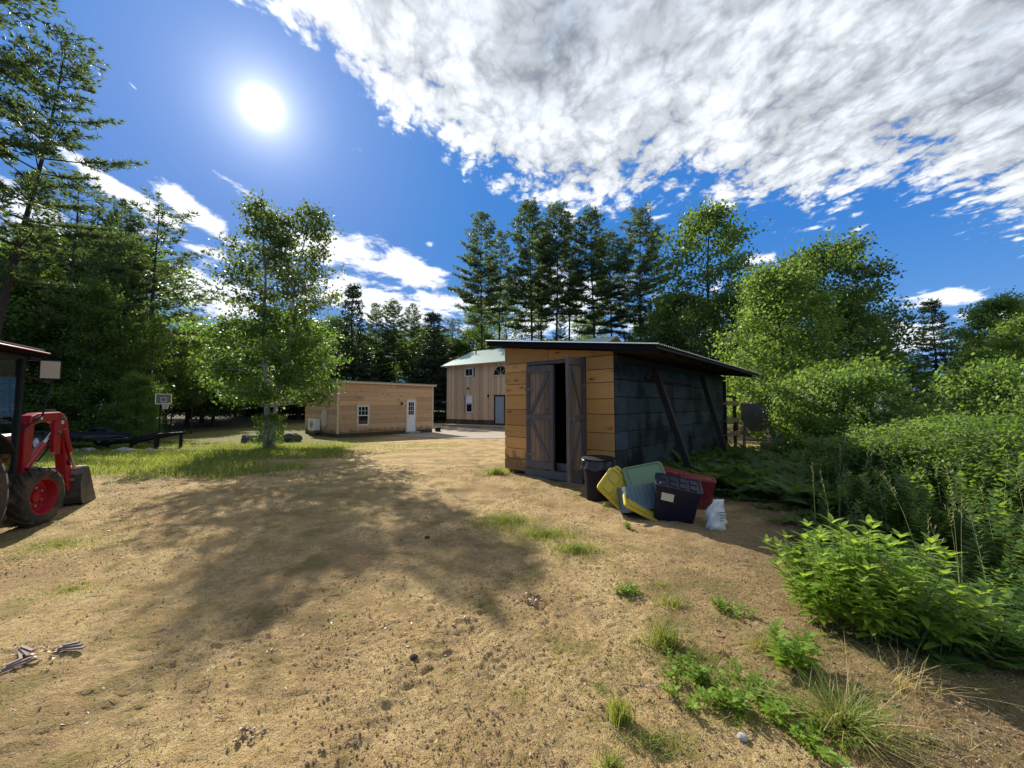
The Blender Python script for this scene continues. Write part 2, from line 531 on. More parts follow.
M['blue_grey'] = dusty('blue_grey_plastic', (0.11, 0.175, 0.2), (.22, .17, .11), .28, .5)
M['red_plastic'] = dusty('dark_red_plastic', (0.19, 0.008, 0.014), (.22, .17, .11), .28, .5)
M['black_tote'] = dusty('dark_navy_plastic', (0.004, 0.006, 0.022), (.16, .13, .10), .07, .5)
M['label'] = plain('paper_label', (.60, .58, .40), .8, var=.1)
M['bag'] = plain('white_sacking', (.62, .62, .58), .5, var=.25, scale=18, bump=.5)
M['bag_print'] = plain('sack_printing', (.14, .22, .20), .6, var=.3)
M['stone'] = plain('grey_stone', (.32, .31, .29), .9, var=.35, scale=5, bump=.6)
M['pebble'] = plain('pebble', (.30, .21, .12), .9, var=.5, scale=3)
M['gunmetal'] = plain('grey_metal', (.17, .165, .16), .5, .4, var=.3)
M['bark_dark'] = plain('dark_bark', (.045, .036, .030), .9, var=.5, scale=9, bump=.8)
M['bark_pine'] = plain('pine_bark', (.050, .038, .032), .9, var=.5, scale=7, bump=.8)
M['stem'] = plain('green_stem', (.10, .13, .04), .7, var=.3)
M['dry_stem'] = plain('dry_stem', (.20, .21, .08), .8, var=.4)
M['lamp_glass'] = plain('milky_lamp_glass', (.75, .75, .72), .3, var=.03)

def birchbark(g):
    c = g.coord()
    n = g.noise(g.mapping(c, scale=(3, 3, 22)), 1.6, 4, .6)
    k = g.smooth(n, .56, .64)
    big = g.smooth(g.noise(c, 2.2, 3), .55, .68)
    col = g.mix(g.m('MAXIMUM', k, g.m('MULTIPLY', big, .7)), (.55, .50, .44), (.06, .05, .045))
    return pbr(g, col, .8, 0, .2, g.bump(n, .4, .01))
M['birch_bark'] = mat('birch_bark', birchbark)

def glass(g):
    return pbr(g, (.012, .018, .024), .06, 0, .6)
M['glass'] = mat('dark_window_glass', glass)
def cabglass(g):
    p = g.node('ShaderNodeBsdfGlossy'); p.inputs['Roughness'].default_value = .03; p.inputs[0].default_value = (.8, .85, .85, 1)
    t = g.node('ShaderNodeBsdfTransparent'); t.inputs[0].default_value = (.62, .70, .68, 1)
    mx = g.node('ShaderNodeMixShader'); mx.inputs[0].default_value = .12
    g.put(mx.inputs[1], t.outputs[0]); g.put(mx.inputs[2], p.outputs[0])
    return mx.outputs[0]
M['cab_glass'] = mat('tinted_cab_glass', cabglass)
M['mirror'] = mat('mirror_tan_reflection', lambda g: pbr(g, (.42, .33, .22), .40, .7))  # brown colour painted in for the sand and woods it would reflect

M['birch_leaf'] = leafmat('birch_leaves', (.035, .080, .018), (.085, .150, .032), .46, (.25, .42, .06))
M['birch_dark'] = leafmat('upper_birch_leaves', (.045, .078, .030), (.095, .145, .050), .46, old=0)
M['leaf_dark'] = leafmat('dark_leaves', (.032, .070, .024), (.080, .145, .042), .5)
M['leaf_mid'] = leafmat('mid_leaves', (.042, .090, .024), (.100, .175, .045), .5)
M['leaf_bright'] = leafmat('bright_leaves', (.055, .110, .024), (.125, .205, .045), .5, (.30, .46, .07))
M['needle'] = leafmat('pine_needles', (.034, .066, .038), (.085, .135, .070), .42, spec=.3)
M['needle_spruce'] = leafmat('spruce_needles', (.018, .040, .028), (.045, .080, .048), .25)
M['weed'] = leafmat('weed_leaves', (.040, .088, .020), (.100, .175, .035), .46, (.34, .50, .05))
M['fern'] = leafmat('fern_leaves', (.035, .085, .018), (.085, .16, .032), .45)
M['bush_leaf'] = leafmat('bush_leaves', (.085, .165, .022), (.25, .38, .055), .48, (.50, .68, .06))
M['grass'] = leafmat('grass_blades', (.075, .12, .022), (.20, .27, .055), .45, (.44, .50, .07))
M['dry_grass'] = leafmat('dry_blades', (.30, .23, .10), (.50, .42, .22), .3)
M['flower'] = leafmat('pale_blossom', (.5, .52, .36), (.75, .75, .6), .3)
M['litter'] = leafmat('dead_leaves', (.07, .042, .022), (.32, .21, .11), .1)
M['bark_chip'] = wood('bark_scraps', (.08, .055, .05), (.32, .25, .23), grain=(3, 18, 18), knots=0, var=.6)

def ground_mat(g):
    c = g.coord()
    big = g.noise(c, .35, 4, .55)
    mid = g.noise(c, 2.1, 5, .6)
    fine = g.noise(c, 22, 5, .65)
    grit = g.noise(c, 140, 3, .7)
    sep = g.node('ShaderNodeSeparateXYZ'); g.put(sep.inputs[0], c)
    x, y, z = sep.outputs
    tan = g.mix(g.smooth(fine, .3, .7), (.44, .30, .13), (.67, .50, .25))
    tan = g.mix(g.m('MULTIPLY', g.smooth(mid, .42, .66), .55), tan, (.50, .295, .115))
    tan = g.mix(g.m('MULTIPLY', g.smooth(g.noise(c, 5.5, 4, .65), .52, .70), .50), tan, (.27, .185, .105))
    crumb = g.noise(c, 55, 4, .7)
    tan = g.mix(g.m('MULTIPLY', g.smooth(g.noise(c, .9, 5, .65), .44, .60), .62), tan, (.33, .21, .10))
    tan = g.mix(g.m('MULTIPLY', g.smooth(g.noise(c, 2.9, 5, .7), .54, .64), .40), tan, (.22, .15, .085))
    ym = g.m('SUBTRACT', y, 1.5)
    dx_ = g.m('SUBTRACT', x, g.m('ADD', -1.7, g.m('SUBTRACT', g.m('MULTIPLY', ym, .5), g.m('MULTIPLY', g.m('MULTIPLY', ym, ym), .035))))
    da_ = g.m('SUBTRACT', g.m('ABSOLUTE', dx_), .78)
    rut = g.m('EXPONENT', g.m('MULTIPLY', g.m('MULTIPLY', da_, da_), -45.0))
    tan = g.mix(g.m('MULTIPLY', g.m('MULTIPLY', rut, g.smooth(mid, .35, .6)), .5), tan, (.27, .18, .095))
    tan = g.mix(g.m('MULTIPLY', g.smooth(crumb, .56, .66), .60), tan, (.13, .085, .045))  # dark specks: shadows of soil crumbs painted into the colour
    tan = g.mix(g.m('MULTIPLY', g.smooth(crumb, .44, .34), .35), tan, (.66, .53, .34))
    tan = g.mix(g.m('MULTIPLY', g.smooth(grit, .52, .64), .65), tan, (.13, .085, .045))  # finer dark specks, grain shadow put into the colour
    tan = g.mix(g.m('MULTIPLY', g.smooth(grit, .45, .25), .35), tan, (.72, .60, .42))
    # humus towards the plants at the right and under the woods
    r = g.m('SUBTRACT', x, g.m('ADD', 1.35, g.m('MULTIPLY', y, .17)))
    r = g.m('ADD', r, g.m('MULTIPLY', g.m('SUBTRACT', mid, .5), 2.6))
    hum = g.smooth(r, -1.3, .9)
    nearonly = g.smooth(y, 6.5, 4.2)
    humus = g.mix(g.smooth(fine, .35, .65), (.105, .068, .038), (.22, .145, .085))
    c1 = g.mix(g.m('MULTIPLY', g.m('MULTIPLY', hum, nearonly), .72), tan, humus)
    r2 = g.smooth(g.m('ADD', g.m('SUBTRACT', x, g.m('ADD', 3.4, g.m('MULTIPLY', g.m('ABSOLUTE', g.m('SUBTRACT', y, 5.5)), .0))), g.m('SUBTRACT', mid, .5)), -.3, .5)
    c1 = g.mix(g.m('MULTIPLY', r2, g.smooth(y, 12, 7)), c1, humus)
    # grassy earth at the left and far back, forest floor beyond
    lx = g.m('ADD', g.m('ADD', x, 6.5), g.m('MULTIPLY', g.m('SUBTRACT', y, 9.5), .10))
    lawn = g.m('MULTIPLY', g.smooth(g.m('ADD', lx, g.m('MULTIPLY', g.m('SUBTRACT', mid, .5), 5)), 1.2, -1.2),
               g.smooth(g.m('ADD', y, g.m('MULTIPLY', g.m('SUBTRACT', big, .5), 4)), 8.0, 9.4))
    green = g.mix(g.smooth(fine, .35, .65), (.085, .10, .028), (.20, .20, .06))
    c1 = g.mix(g.m('MULTIPLY', lawn, .85), c1, green)
    moss = g.m('MULTIPLY', g.smooth(g.m('ADD', mid, g.m('MULTIPLY', big, .5)), .74, .90), .55)
    c1 = g.mix(moss, c1, (.17, .17, .05))
    far = g.smooth(g.m('ADD', y, g.m('MULTIPLY', g.m('ABSOLUTE', x), .25)), 44, 52)
    side = g.m('MAXIMUM', g.smooth(x, -20, -23), g.smooth(g.m('SUBTRACT', x, g.m('MULTIPLY', y, .4)), 4, 7))
    c1 = g.mix(g.m('MAXIMUM', far, side), c1, (.075, .065, .035))
    h = g.m('ADD', g.m('ADD', g.m('MULTIPLY', fine, .6), g.m('MULTIPLY', crumb, .5)), g.m('MULTIPLY', grit, .3))
    nb = g.bump(h, 1.0, .055)
    return pbr(g, c1, .95, 0, .15, nb)
M['ground'] = mat('sandy_ground', ground_mat)
def gravel_mat(g):
    c = g.coord()
    v = g.voro(c, 22)
    col = g.mix(g.noise(c, 9, 5), (.25, .21, .165), (.44, .385, .31))
    return pbr(g, col, .95, 0, .2, g.bump(v.outputs['Distance'], .6, .02))
M['gravel'] = mat('gravel_surface', gravel_mat)

# ------------------------------------------------------------------ ground sheet
n = 860
u = np.linspace(-1, 1, n)
ax = np.sign(u) * .75 * (np.exp(6.35 * np.abs(u)) - 1)
gx, gy = np.meshgrid(ax, ax + 2.6)
zz_ = ground(gx, gy)
V = np.stack([gx, gy, zz_], -1).reshape(-1, 3)
idx = np.arange(n * n).reshape(n, n)
Fq = np.stack([idx[:-1, :-1], idx[:-1, 1:], idx[1:, 1:], idx[1:, :-1]], -1).reshape(-1, 4)
gr = link('ground', np_mesh('ground', V, Fq, True), M['ground'])
tag(gr, kind='structure')

# gravel yard between the cabin and the house
gn = 70
tu, tv = np.meshgrid(np.linspace(0, 2 * np.pi, gn), np.linspace(0, 1, 24))
rad = 1 + .22 * (vnoise(np.cos(tu) * 2 + 5, np.sin(tu) * 2 + 5, 3) - .5)
yx = -2.9 + np.cos(tu) * 6.3 * rad * tv + (np.sin(tu) * tv) * -1.5
yy = 31.0 + np.sin(tu) * 8.6 * rad * tv
yz = ground(yx, yy) + .02
V = np.stack([yx, yy, yz], -1).reshape(-1, 3)
idx = np.arange(gn * 24).reshape(24, gn)
Fq = np.stack([idx[:-1, :-1], idx[1:, :-1], idx[1:, 1:], idx[:-1, 1:]], -1).reshape(-1, 4)
tag(link('gravel_yard', np_mesh('gravel_yard', V, Fq[:, ::-1], True), M['gravel']), kind='structure')

# ------------------------------------------------------------------ shed
SA = R(-42)
shed = thing('shed', 'orange plank shed with dark side wall, lean roof and weathered double doors', 'shed', (1.95, 7.45, 0), SA)
rr = random.Random(3)
WX = -2.82
def wtop(x): return 2.60 - 0.124 * x
rows = [.10, .36, .60, .86, 1.13, 1.50, 1.83, 2.08, 2.36, 2.56]
DX0, DX1 = -2.13, -.62
mb = MB()
for side, (a, b) in enumerate(((WX, DX0 - .02), (DX1 + .02, 0.0))):
    rws = rows if side == 0 else [.12, .42, .72, 1.06, 1.42, 1.72, 2.04, 2.30, 2.56]
    for z0, z1 in zip(rws[:-1], rws[1:]):
        mb.box(a + rr.uniform(-.012, 0) * (side == 0), b, -.028 + rr.uniform(-.003, .003), 0, z0 + .005, z1 - .005)
mb.prism([(WX - .008, 2.567), (-1.55, 2.567), (-1.55, wtop(-1.55) + .02), (WX - .008, wtop(WX) + .02)], -.032, 0)
mb.prism([(-1.54, 2.567), (0, 2.567), (0, wtop(0) + .03), (-1.54, wtop(-1.54) + .02)], -.028, 0)
mb.build('front_wall', M['orange_wood'], shed, bevel=.005)
# hidden studs behind the boards so that gaps show dark wood
mb = MB()
for a, b in ((WX + .02, DX0), (DX1, -.03)):
    mb.box(a, b, .004, .05, .1, 2.56)
mb.box(WX + .02, -.03, .004, .05, 2.561, 2.63)
mb.build('sheathing', M['dark_wood'], shed)
# side wall: wide dark courses with an upright joint near the front
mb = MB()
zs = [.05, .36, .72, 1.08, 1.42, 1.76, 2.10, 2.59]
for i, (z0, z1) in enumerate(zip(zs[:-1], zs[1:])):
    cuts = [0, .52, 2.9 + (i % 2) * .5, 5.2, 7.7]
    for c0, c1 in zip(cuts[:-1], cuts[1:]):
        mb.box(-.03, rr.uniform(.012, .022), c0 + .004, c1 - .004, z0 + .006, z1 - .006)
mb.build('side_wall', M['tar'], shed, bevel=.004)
mb = MB()
mb.box(-.06, -.034, .06, 7.7, .05, 2.58)
mb.box(WX, WX + .03, .06, 7.7, .05, 2.9)
mb.prism([(WX, .05), (0, .05), (0, 2.58), (WX, 2.9)], 7.71, 7.74)
mb.build('inner_walls', M['dark_wood'], shed)
MB().box(WX + .03, -.07, .06, 7.7, .02, .10).build('floor', M['dark_wood'], shed)
# ledger and beam under the eave, ends of rafters
mb = MB()
mb.box(.03, .09, 1.35, 4.4, 2.14, 2.24)
mb.box(.028, .08, .0, 7.9, 2.44, 2.55)
mb.build('eave_beam', M['dark_wood'], shed, bevel=.004)
mb = MB()
for k in range(11):
    y = .05 + k * .78
    mb.prism([(WX - .2, wtop(WX - .2) + .01), (.86, wtop(.86) + .01), (.86, wtop(.86) + .10), (WX - .2, wtop(WX - .2) + .11)], y, y + .045)
mb.build('rafters', M['dark_wood'], shed)
# roof: deck, fascias, corrugated sheet
XL, XR, YF, YB = WX - .29, .95, -.34, 8.35
mb = MB()
def zr(x, up): return wtop(x) + up
mb.prism([(XL, zr(XL, .115)), (XR, zr(XR, .105)), (XR, zr(XR, .125)), (XL, zr(XL, .135))], YF + .02, YB)
mb.build('roof_deck', M['dark_wood'], shed)
mb = MB()
mb.prism([(XL, zr(XL, .02)), (XR, zr(XR, .035)), (XR, zr(XR, .13)), (XL, zr(XL, .14))], YF - .02, YF + .015)
mb.build('fascia', M['fascia_dark'], shed, bevel=.004)
mb = MB()
mb.box(XR + .002, XR + .025, YF, YB, zr(XR, .075), zr(XR, .125))
mb.build('eave_board', M['dark_wood'], shed, bevel=.004)
ny = 520
ys = np.linspace(YF - .05, YB + .03, ny)
xs = np.array([XL - .03, -1.4, 0.1, XR + .07])
GX, GY = np.meshgrid(xs, ys)
GZ = 2.60 - .124 * GX + .155 + .013 * np.sin(GY * 2 * np.pi / .095) + .008 * (vnoise(GX * 2, GY * 1.5, 5) - .5)
top = np.stack([GX, GY, GZ], -1).reshape(-1, 3)
bot = top - np.array([0, 0, .004])
idx = np.arange(ny * 4).reshape(ny, 4)
Fq = np.stack([idx[:-1, :-1], idx[:-1, 1:], idx[1:, 1:], idx[1:, :-1]], -1).reshape(-1, 4)
link('roof_sheet', np_mesh('roof_sheet', np.vstack([top, bot]), np.vstack([Fq, Fq[:, ::-1] + ny * 4]), False), M['roof_metal'], shed)
# door frame and threshold
mb = MB()
mb.box(DX0 - .01, DX0 + .07, -.05, .06, .12, 2.56)
mb.box(DX1 - .07, DX1 + .01, -.05, .06, .12, 2.56)
mb.box(DX0 + .07, DX1 - .07, -.046, .06, 2.49, 2.56)
mb.build('door_frame', M['grey_frame'], shed, bevel=.004)
mb = MB()
mb.box(DX0 - .03, DX1 - .06, -.09, .06, .03, .20)
mb.box(DX0 + .72, DX1 - .10, .07, .11, .20, .36)
mb.build('threshold', M['grey_frame'], shed, bevel=.006)

def door_leaf(parent, wdt, h, flip, name='door'):
    """local: hinge at x=0, leaf towards +x (or -x when flipped), face at -y"""
    e = bpy.data.objects.new(name, None); C.objects.link(e); e.parent = parent
    s = -1 if flip else 1
    b = MB(); n_ = 6; bw = (wdt - .0) / n_
    for i in range(n_):
        x0, x1 = i * bw + .003, (i + 1) * bw - .003
        z0 = rr.uniform(-.01, .01)
        if s < 0: x0, x1 = -x1, -x0
        b.box(x0, x1, -.012 + rr.uniform(-.002, .002), .012, z0, h + rr.uniform(-.01, .006))
    b.build('door_boards', M['grey_wood'], e, bevel=.002)
    f = MB()
    for ysg in (-1, 1):
        y0, y1 = (-.036, -.0145) if ysg < 0 else (.0145, .036)
        for z0, z1 in ((.02, .17), (h * .5 - .05, h * .5 + .05), (h - .15, h - .01)):
            f.box(*sorted((s * .005, s * (wdt - .005))), y0, y1, z0, z1)
        for x0, x1 in ((.0, .095), (wdt - .095, wdt)):
            for z0, z1 in ((.172, h * .5 - .052), (h * .5 + .052, h - .152)):
                f.box(*sorted((s * x0, s * x1)), y0, y1, z0, z1)
        ym = (y0 + y1) / 2
        f.bar((s * .12, ym, h * .5 + .07), (s * (wdt - .12), ym, h - .17), .018, .06, (0, 1, 0)) if False else None
        def diag(p, q):
            d = Vector((q[0] - p[0], 0, q[1] - p[1])); L = d.length; a = math.atan2(d.z, d.x)
            f.box(0, L, y0 + .001, y1 - .001, -.04, .04, Matrix.Translation((p[0], 0, p[1])) @ Matrix.Rotation(-a, 4, 'Y'))
        diag((s * .13, h * .5 + .08), (s * (wdt - .13), h - .18))
        diag((s * .13, h * .5 - .08), (s * (wdt - .13), .20))
    f.build('brace', M['grey_frame'], e, bevel=.003)
    for z in (.30, h * .77):
        q = MB(); q.box(*sorted((s * -.02, s * .20)), -.044, -.0365, z - .02, z + .02)
        q.tube([(0, -.045, z - .04), (0, -.045, z + .04)], .011, 8)
        q.build('hinge', M['gunmetal'], e)
    return e
lf = door_leaf(shed, .745, 2.26, False)
lf.location = (DX0 + .02, -.06, .21)
rf = door_leaf(shed, .745, 2.33, True)
rf.location = (DX1 - .02, -.085, .19)
rf.rotation_euler = (0, R(-.8), R(101))
q = MB(); q.box(-.70, -.56, -.052, -.038, 1.13, 1.19); q.tube([(-.63, -.06, 1.08), (-.63, -.06, 1.25)], .014, 8)
q.build('latch', M['gunmetal'], rf)
# leaning props that brace the eave
for t, b0, t2 in ((1.62, .86, 1.80), (5.05, .80, 4.95)):
    MB().bar((.13, t, 2.42), (b0, t2, -.02), .10, .13, (1, 0, 0)).build('prop_post', M['dark_wood'], shed, bevel=.006)
# open lean-to bay at the back corner: posts and pale shelf boards
for (x, y) in ((-.02, 8.05), (-.02, 9.4), (-.9, 9.4)):
    MB().box(x - .05, x + .05, y - .05, y + .05, -.35, 2.42 if y < 9 else 1.9).build('rack_post', M['dark_wood'], shed)
for z in (.55, 1.02, 1.62):
    MB().box(-.95, .06, 7.95, 9.55, z, z + .045).build('rack_shelf', M['pale_wood'], shed)
    MB().box(.066, .10, 7.85, 9.6, z - .04, z + .12).build('rack_rail', M['pale_wood'], shed)
MB().box(-.05, .03, 7.9, 9.5, 1.86, 1.93).build('rack_beam', M['dark_wood'], shed)

# something pale green standing just inside the doorway: a slumped feed sack
def sack(name, loc, h, w, d, m, seed, rotz=0, lean=0, rough=1.0):
    n1, n2 = 28, 22
    v = []
    for i in range(n2):
        t = i / (n2 - 1)
        prof = (math.sin(min(1, t * 5) * math.pi / 2)) * (1 - .62 * max(0, (t - .62) / .38) ** 1.3)
        if rough > 1: prof = (.86 + .14 * math.sin(min(1, t * 3) * math.pi / 2)) * (1 - .58 * t ** 2.4)
        for k in range(n1):
            a = 2 * math.pi * k / n1
            f = 1 + .16 * rough * (float(fbm(math.cos(a) * 2.5 + seed + t, t * 6 + math.sin(a) * 2.5, 3, seed)) - .5) * 2
            if t > .8: f *= 1 + .25 * math.sin(a * 5 + seed) * (t - .8) * 4
            v.append((math.cos(a) * w * prof * f + lean * t * t, math.sin(a) * d * prof * f, t * h))
    fs = [(i * n1 + k, i * n1 + (k + 1) % n1, (i + 1) * n1 + (k + 1) % n1, (i + 1) * n1 + k) for i in range(n2 - 1) for k in range(n1)]
    fs.append(tuple(range(n1 - 1, -1, -1))); fs.append(tuple((n2 - 1) * n1 + k for k in range(n1)))
    me = bpy.data.meshes.new(name); me.from_pydata(v, [], fs); me.polygons.foreach_set('use_smooth', np.ones(len(fs), bool)); me.update()
    o = link(name, me, m); o.location = loc; o.rotation_euler = (0, 0, rotz)
    return o
Ms = shed.matrix_basis if False else Matrix.Translation((1.95, 7.45, 0)) @ Matrix.Rotation(SA, 4, 'Z')
p = Ms @ Vector((-.86, .42, .10))
o = sack('feed_sack', p, .95, .17, .15, M['green_plastic'], 4, .4, -.03)
tag(o, 'pale green sack standing inside the dark doorway of the orange shed', 'sack')

# ------------------------------------------------------------------ cabin (built at nominal size, scaled as a whole)
K = 1.22
cabin = thing('cabin', 'small flat-roofed cabin of fresh pale boards with white door', 'cabin', (-8.57 * K, 19.2 * K, -.36), R(45.3), scale=K)
CL, CD = 5.5, 4.6
wr = random.Random(5)
mb = MB()
rowz = [.18 + .235 * i for i in range(12)]
WIN = (.93, 1.63, .52, 1.62); DOR = (3.80, 4.32, .12, 1.86)
def course(mb, L, z0, z1, holes, put):
    segs = [(0, L)]
    for (a, b, c, d) in holes:
        if z1 > c + .01 and z0 < d - .01:
            if z0 < c - .004: put(a, b, z0, c - .002)
            if z1 > d + .004: put(a, b, d + .002, z1)
            segs = [s for (x0, x1) in segs for s in (((x0, a), (b, x1)) if x0 < a and x1 > b else ((x0, x1),))]
    for x0, x1 in segs:
        if x1 - x0 > 3.2:
            c = x0 + (x1 - x0) * wr.uniform(.3, .7)
            put(x0, c - .003, z0, z1); put(c + .003, x1, z0, z1)
        else: put(x0, x1, z0, z1)
for z0 in rowz:
    z1 = min(z0 + .229, 2.72)
    course(mb, CL, z0, z1, [WIN, DOR], lambda a, b, c, d: mb.box(a, b, -.025 + wr.uniform(-.003, .003), 0, c, d))
mb.build('front_wall', M['fresh_wood'], cabin)
mb = MB()
for z0 in rowz:
    z1 = min(z0 + .229, 2.72)
    mb.box(-.025 + wr.uniform(-.003, .003), 0, .004, CD, z0, z1)
mb.build('end_wall', M['fresh_wood'], cabin)
mb = MB()
for z0 in rowz: mb.box(CL, CL + .025, .004, CD, z0, min(z0 + .229, 2.72))
mb.build('end_wall', M['fresh_wood'], cabin)
MB().box(.01, CL - .01, .03, CD, .18, 2.68).build('inner_box', M['dark_wood'], cabin)
MB().box(.0, CL, .002, CD, -.05, .17).build('skirting', M['charred'], cabin)
mb = MB(); mb.prism([(-.16, 2.70), (CL + .16, 2.70), (CL + .16, 2.79), (-.16, 2.79)], -.18, CD + .15)
mb.build('roof', M['trim'], cabin, bevel=.005)
MB().box(-.18, CL + .18, -.20, CD + .17, 2.795, 2.815).build('roof_cover', M['roof_metal'], cabin)
for a_, b_ in ((-.04, .06), (CL - .06, CL + .04)): MB().box(a_, b_, -.042, -.027, .18, 2.69).build('corner_board', M['trim'], cabin)
def window(parent, x0, x1, z0, z1, y=-.03, trim=M['trim'], bars=(3, 4), split=True, sill=True, frame=M['white']):
    t = .07
    f = MB()
    f.box(x0 - t, x0, y - .025, y + .01, z0 - t, z1 + t); f.box(x1, x1 + t, y - .025, y + .01, z0 - t, z1 + t)
    f.box(x0, x1, y - .025, y + .01, z1, z1 + t); f.box(x0, x1, y - .025, y + .01, z0 - t, z0)
    w = f.build('window', trim, parent)
    g_ = MB(); e = .035
    g_.box(x0, x0 + e, y - .02, y, z0, z1); g_.box(x1 - e, x1, y - .02, y, z0, z1)
    g_.box(x0 + e, x1 - e, y - .02, y, z0, z0 + e); g_.box(x0 + e, x1 - e, y - .02, y, z1 - e, z1)
    if split: zm = (z0 + z1) / 2; g_.box(x0 + e, x1 - e, y - .022, y, zm - .022, zm + .022)
    if bars:
        nx, nz = bars
        for i in range(1, nx): xx = x0 + (x1 - x0) * i / nx; g_.box(xx - .009, xx + .009, y - .014, y - .002, (z0 + z1) / 2 if split else z0 + e, z1 - e)
        if nz:
            for i in range(1, nz):
                zc = z0 + (z1 - z0) * i / nz
                if split and zc < (z0 + z1) / 2 + .05: continue
                g_.box(x0 + e, x1 - e, y - .013, y - .003, zc - .008, zc + .008)
    g_.build('window_sash', frame, w)
    MB().box(x0 + .01, x1 - .01, y - .008, y - .004, z0 + .01, z1 - .01).build('pane', M['glass'], w)
    return w
window(cabin, WIN[0] + .07, WIN[1] - .07, WIN[2] + .07, WIN[3] - .07, bars=(3, 4))
def door_w(parent, x0, x1, z0, z1, m, y=-.03, lights=True):
    d = MB()
    if lights:
        zl = z1 - (z1 - z0) * .46
        d.box(x0, x1, y - .012, y + .02, z0, zl); d.box(x0, x0 + .09, y - .012, y + .02, zl, z1); d.box(x1 - .09, x1, y - .012, y + .02, zl, z1)
        d.box(x0 + .09, x1 - .09, y - .012, y + .02, z1 - .09, z1)
        for i in (1, 2): xx = x0 + .09 + (x1 - x0 - .18) * i / 3; d.box(xx - .008, xx + .008, y - .010, y + .01, zl, z1 - .09)
        for i in (1, 2): zc = zl + (z1 - .09 - zl) * i / 3; d.box(x0 + .09, x1 - .09, y - .009, y + .01, zc - .008, zc + .008)
    else: d.box(x0, x1, y - .012, y + .02, z0, z1)
    o = d.build('door', m, parent)
    if lights: MB().box(x0 + .08, x1 - .08, y + .0, y + .006, zl - .01, z1 - .08).build('pane', M['glass'], o)
    MB().lathe([(.001, 0), (.03, .005), (.03, .03), (.001, .04)], 10, Matrix.Translation((x0 + .06, y - .012, z0 + .95 * (z1 - z0) / 2)) @ Matrix.Rotation(R(90), 4, 'X')).build('handle', M['steel'], o)
    return o
door_w(cabin, DOR[0], DOR[1], DOR[2], DOR[3], M['white'])
f = MB(); f.box(DOR[0] - .07, DOR[0] - .002, -.05, -.02, .12, 1.95); f.box(DOR[1] + .002, DOR[1] + .07, -.05, -.02, .12, 1.95); f.box(DOR[0] - .002, DOR[1] + .002, -.05, -.02, 1.862, 1.95)
f.build('door_frame', M['trim'], cabin)
MB().box(DOR[0] - .1, DOR[1] + .1, -.45, -.03, -.02, .13).build('doorstep', M['stone'], cabin, bevel=.01)
l = MB().lathe([(.0, -.09), (.05, -.08), (.06, .0), (.045, .03), (0, .04)], 12, Matrix.Translation((3.45, -.10, 1.68)))
l.box(3.42, 3.48, -.10, -.028, 1.71, 1.77); l.build('wall_lamp', M['tractor_dark'], cabin)
MB().lathe([(.0, -.06), (.04, -.05), (.045, 0), (0, .0)], 12, Matrix.Translation((3.45, -.10, 1.60))).build('lamp_shade', M['lamp_glass'], cabin)
# heat pump on the end wall
hp = MB().box(-.42, -.08, 2.0, 2.85, .28, .86).build('heat_pump', M['white'], cabin, bevel=.02)
b = MB()
for k in range(7):
    r0 = .03 + k * .033
    b.tube([(-.43, 2.32 + r0 * math.cos(a), .57 + r0 * math.sin(a)) for a in np.linspace(0, 2 * math.pi, 25)], .004, 4, cap=False)
b.build('fan_grille', M['gunmetal'], hp)
MB().box(-.40, -.027, 2.05, 2.8, .17, .275).build('pump_bracket', M['gunmetal'], cabin)
MB().tube([(-.06, 1.85, .5), (-.06, 1.85, 1.2), (-.06, 1.75, 1.3)], .03, 8).build('service_pipe', M['white'], cabin)
MB().box(-.14, -.028, 1.2, 1.55, .55, 1.35).build('meter_box', M['trim'], cabin, bevel=.01)
tb = MB().box(0, .34, 0, .26, 0, .3).box(-.02, .36, -.02, .28, .3, .33)
o = tb.build('crate', M['tractor_dark'], None, bevel=.02); o.location = (-4.6 * K + .1, 23.5 * K, gz(-5.5, 28.6)); o.rotation_euler = (0, 0, R(40))
tag(o, 'small dark box on the gravel beside the right corner of the cabin', 'box')

# ------------------------------------------------------------------ house
house = thing('house', 'two-storey board and batten house with pale green metal roof', 'house', (-5.0 * K, 30.0 * K, -.36), R(-36.1), scale=K)
HL, HD, HE = 11.9, 7.0, 4.62
mb = MB(); wr = random.Random(9)
x = 0.0
def hb(x0, x1, z0, z1): mb.box(x0, x1, -.022 + wr.uniform(-.003, .003), 0, z0, z1)
HW = [(1.86, 2.74, 3.66, 4.36), (1.98, 2.70, 1.02, 2.36), (4.70, 5.62, .30, 2.28)]
while x < HL - .05:
    x1 = min(HL, x + wr.uniform(.17, .26)); zs_ = [(.55, HE)]
    for (a, b, c, d) in HW:
        if x1 > a + .02 and x < b - .02:
            zs_ = [s for (p0, p1) in zs_ for s in (((p0, c), (d, p1)) if p0 < c and p1 > d else (((d, p1),) if c <= p0 < d else ((p0, p1),)))]
    for z0, z1 in zs_: hb(x, x1 - .005, z0, z1)
    if not any(x1 > a - .03 and x1 < b + .03 for (a, b, c, d) in HW): mb.box(x1 - .03, x1 + .025, -.045, -.026, .55, HE)
    x = x1
mb.build('front_wall', M['board_batten'], house)
for xg in (-.02, HL):
    mb = MB(); y = 0.03
    while y < HD - .05:
        y1 = min(HD, y + .24)
        ht = HE + 1.45 * (1 - abs((y + y1) / 2 - 3.5) / 3.5) - .03
        mb.box(xg, xg + .02, y, y1 - .005, .55, ht)
        y = y1
    mb.build('gable_wall', M['board_batten'], house)
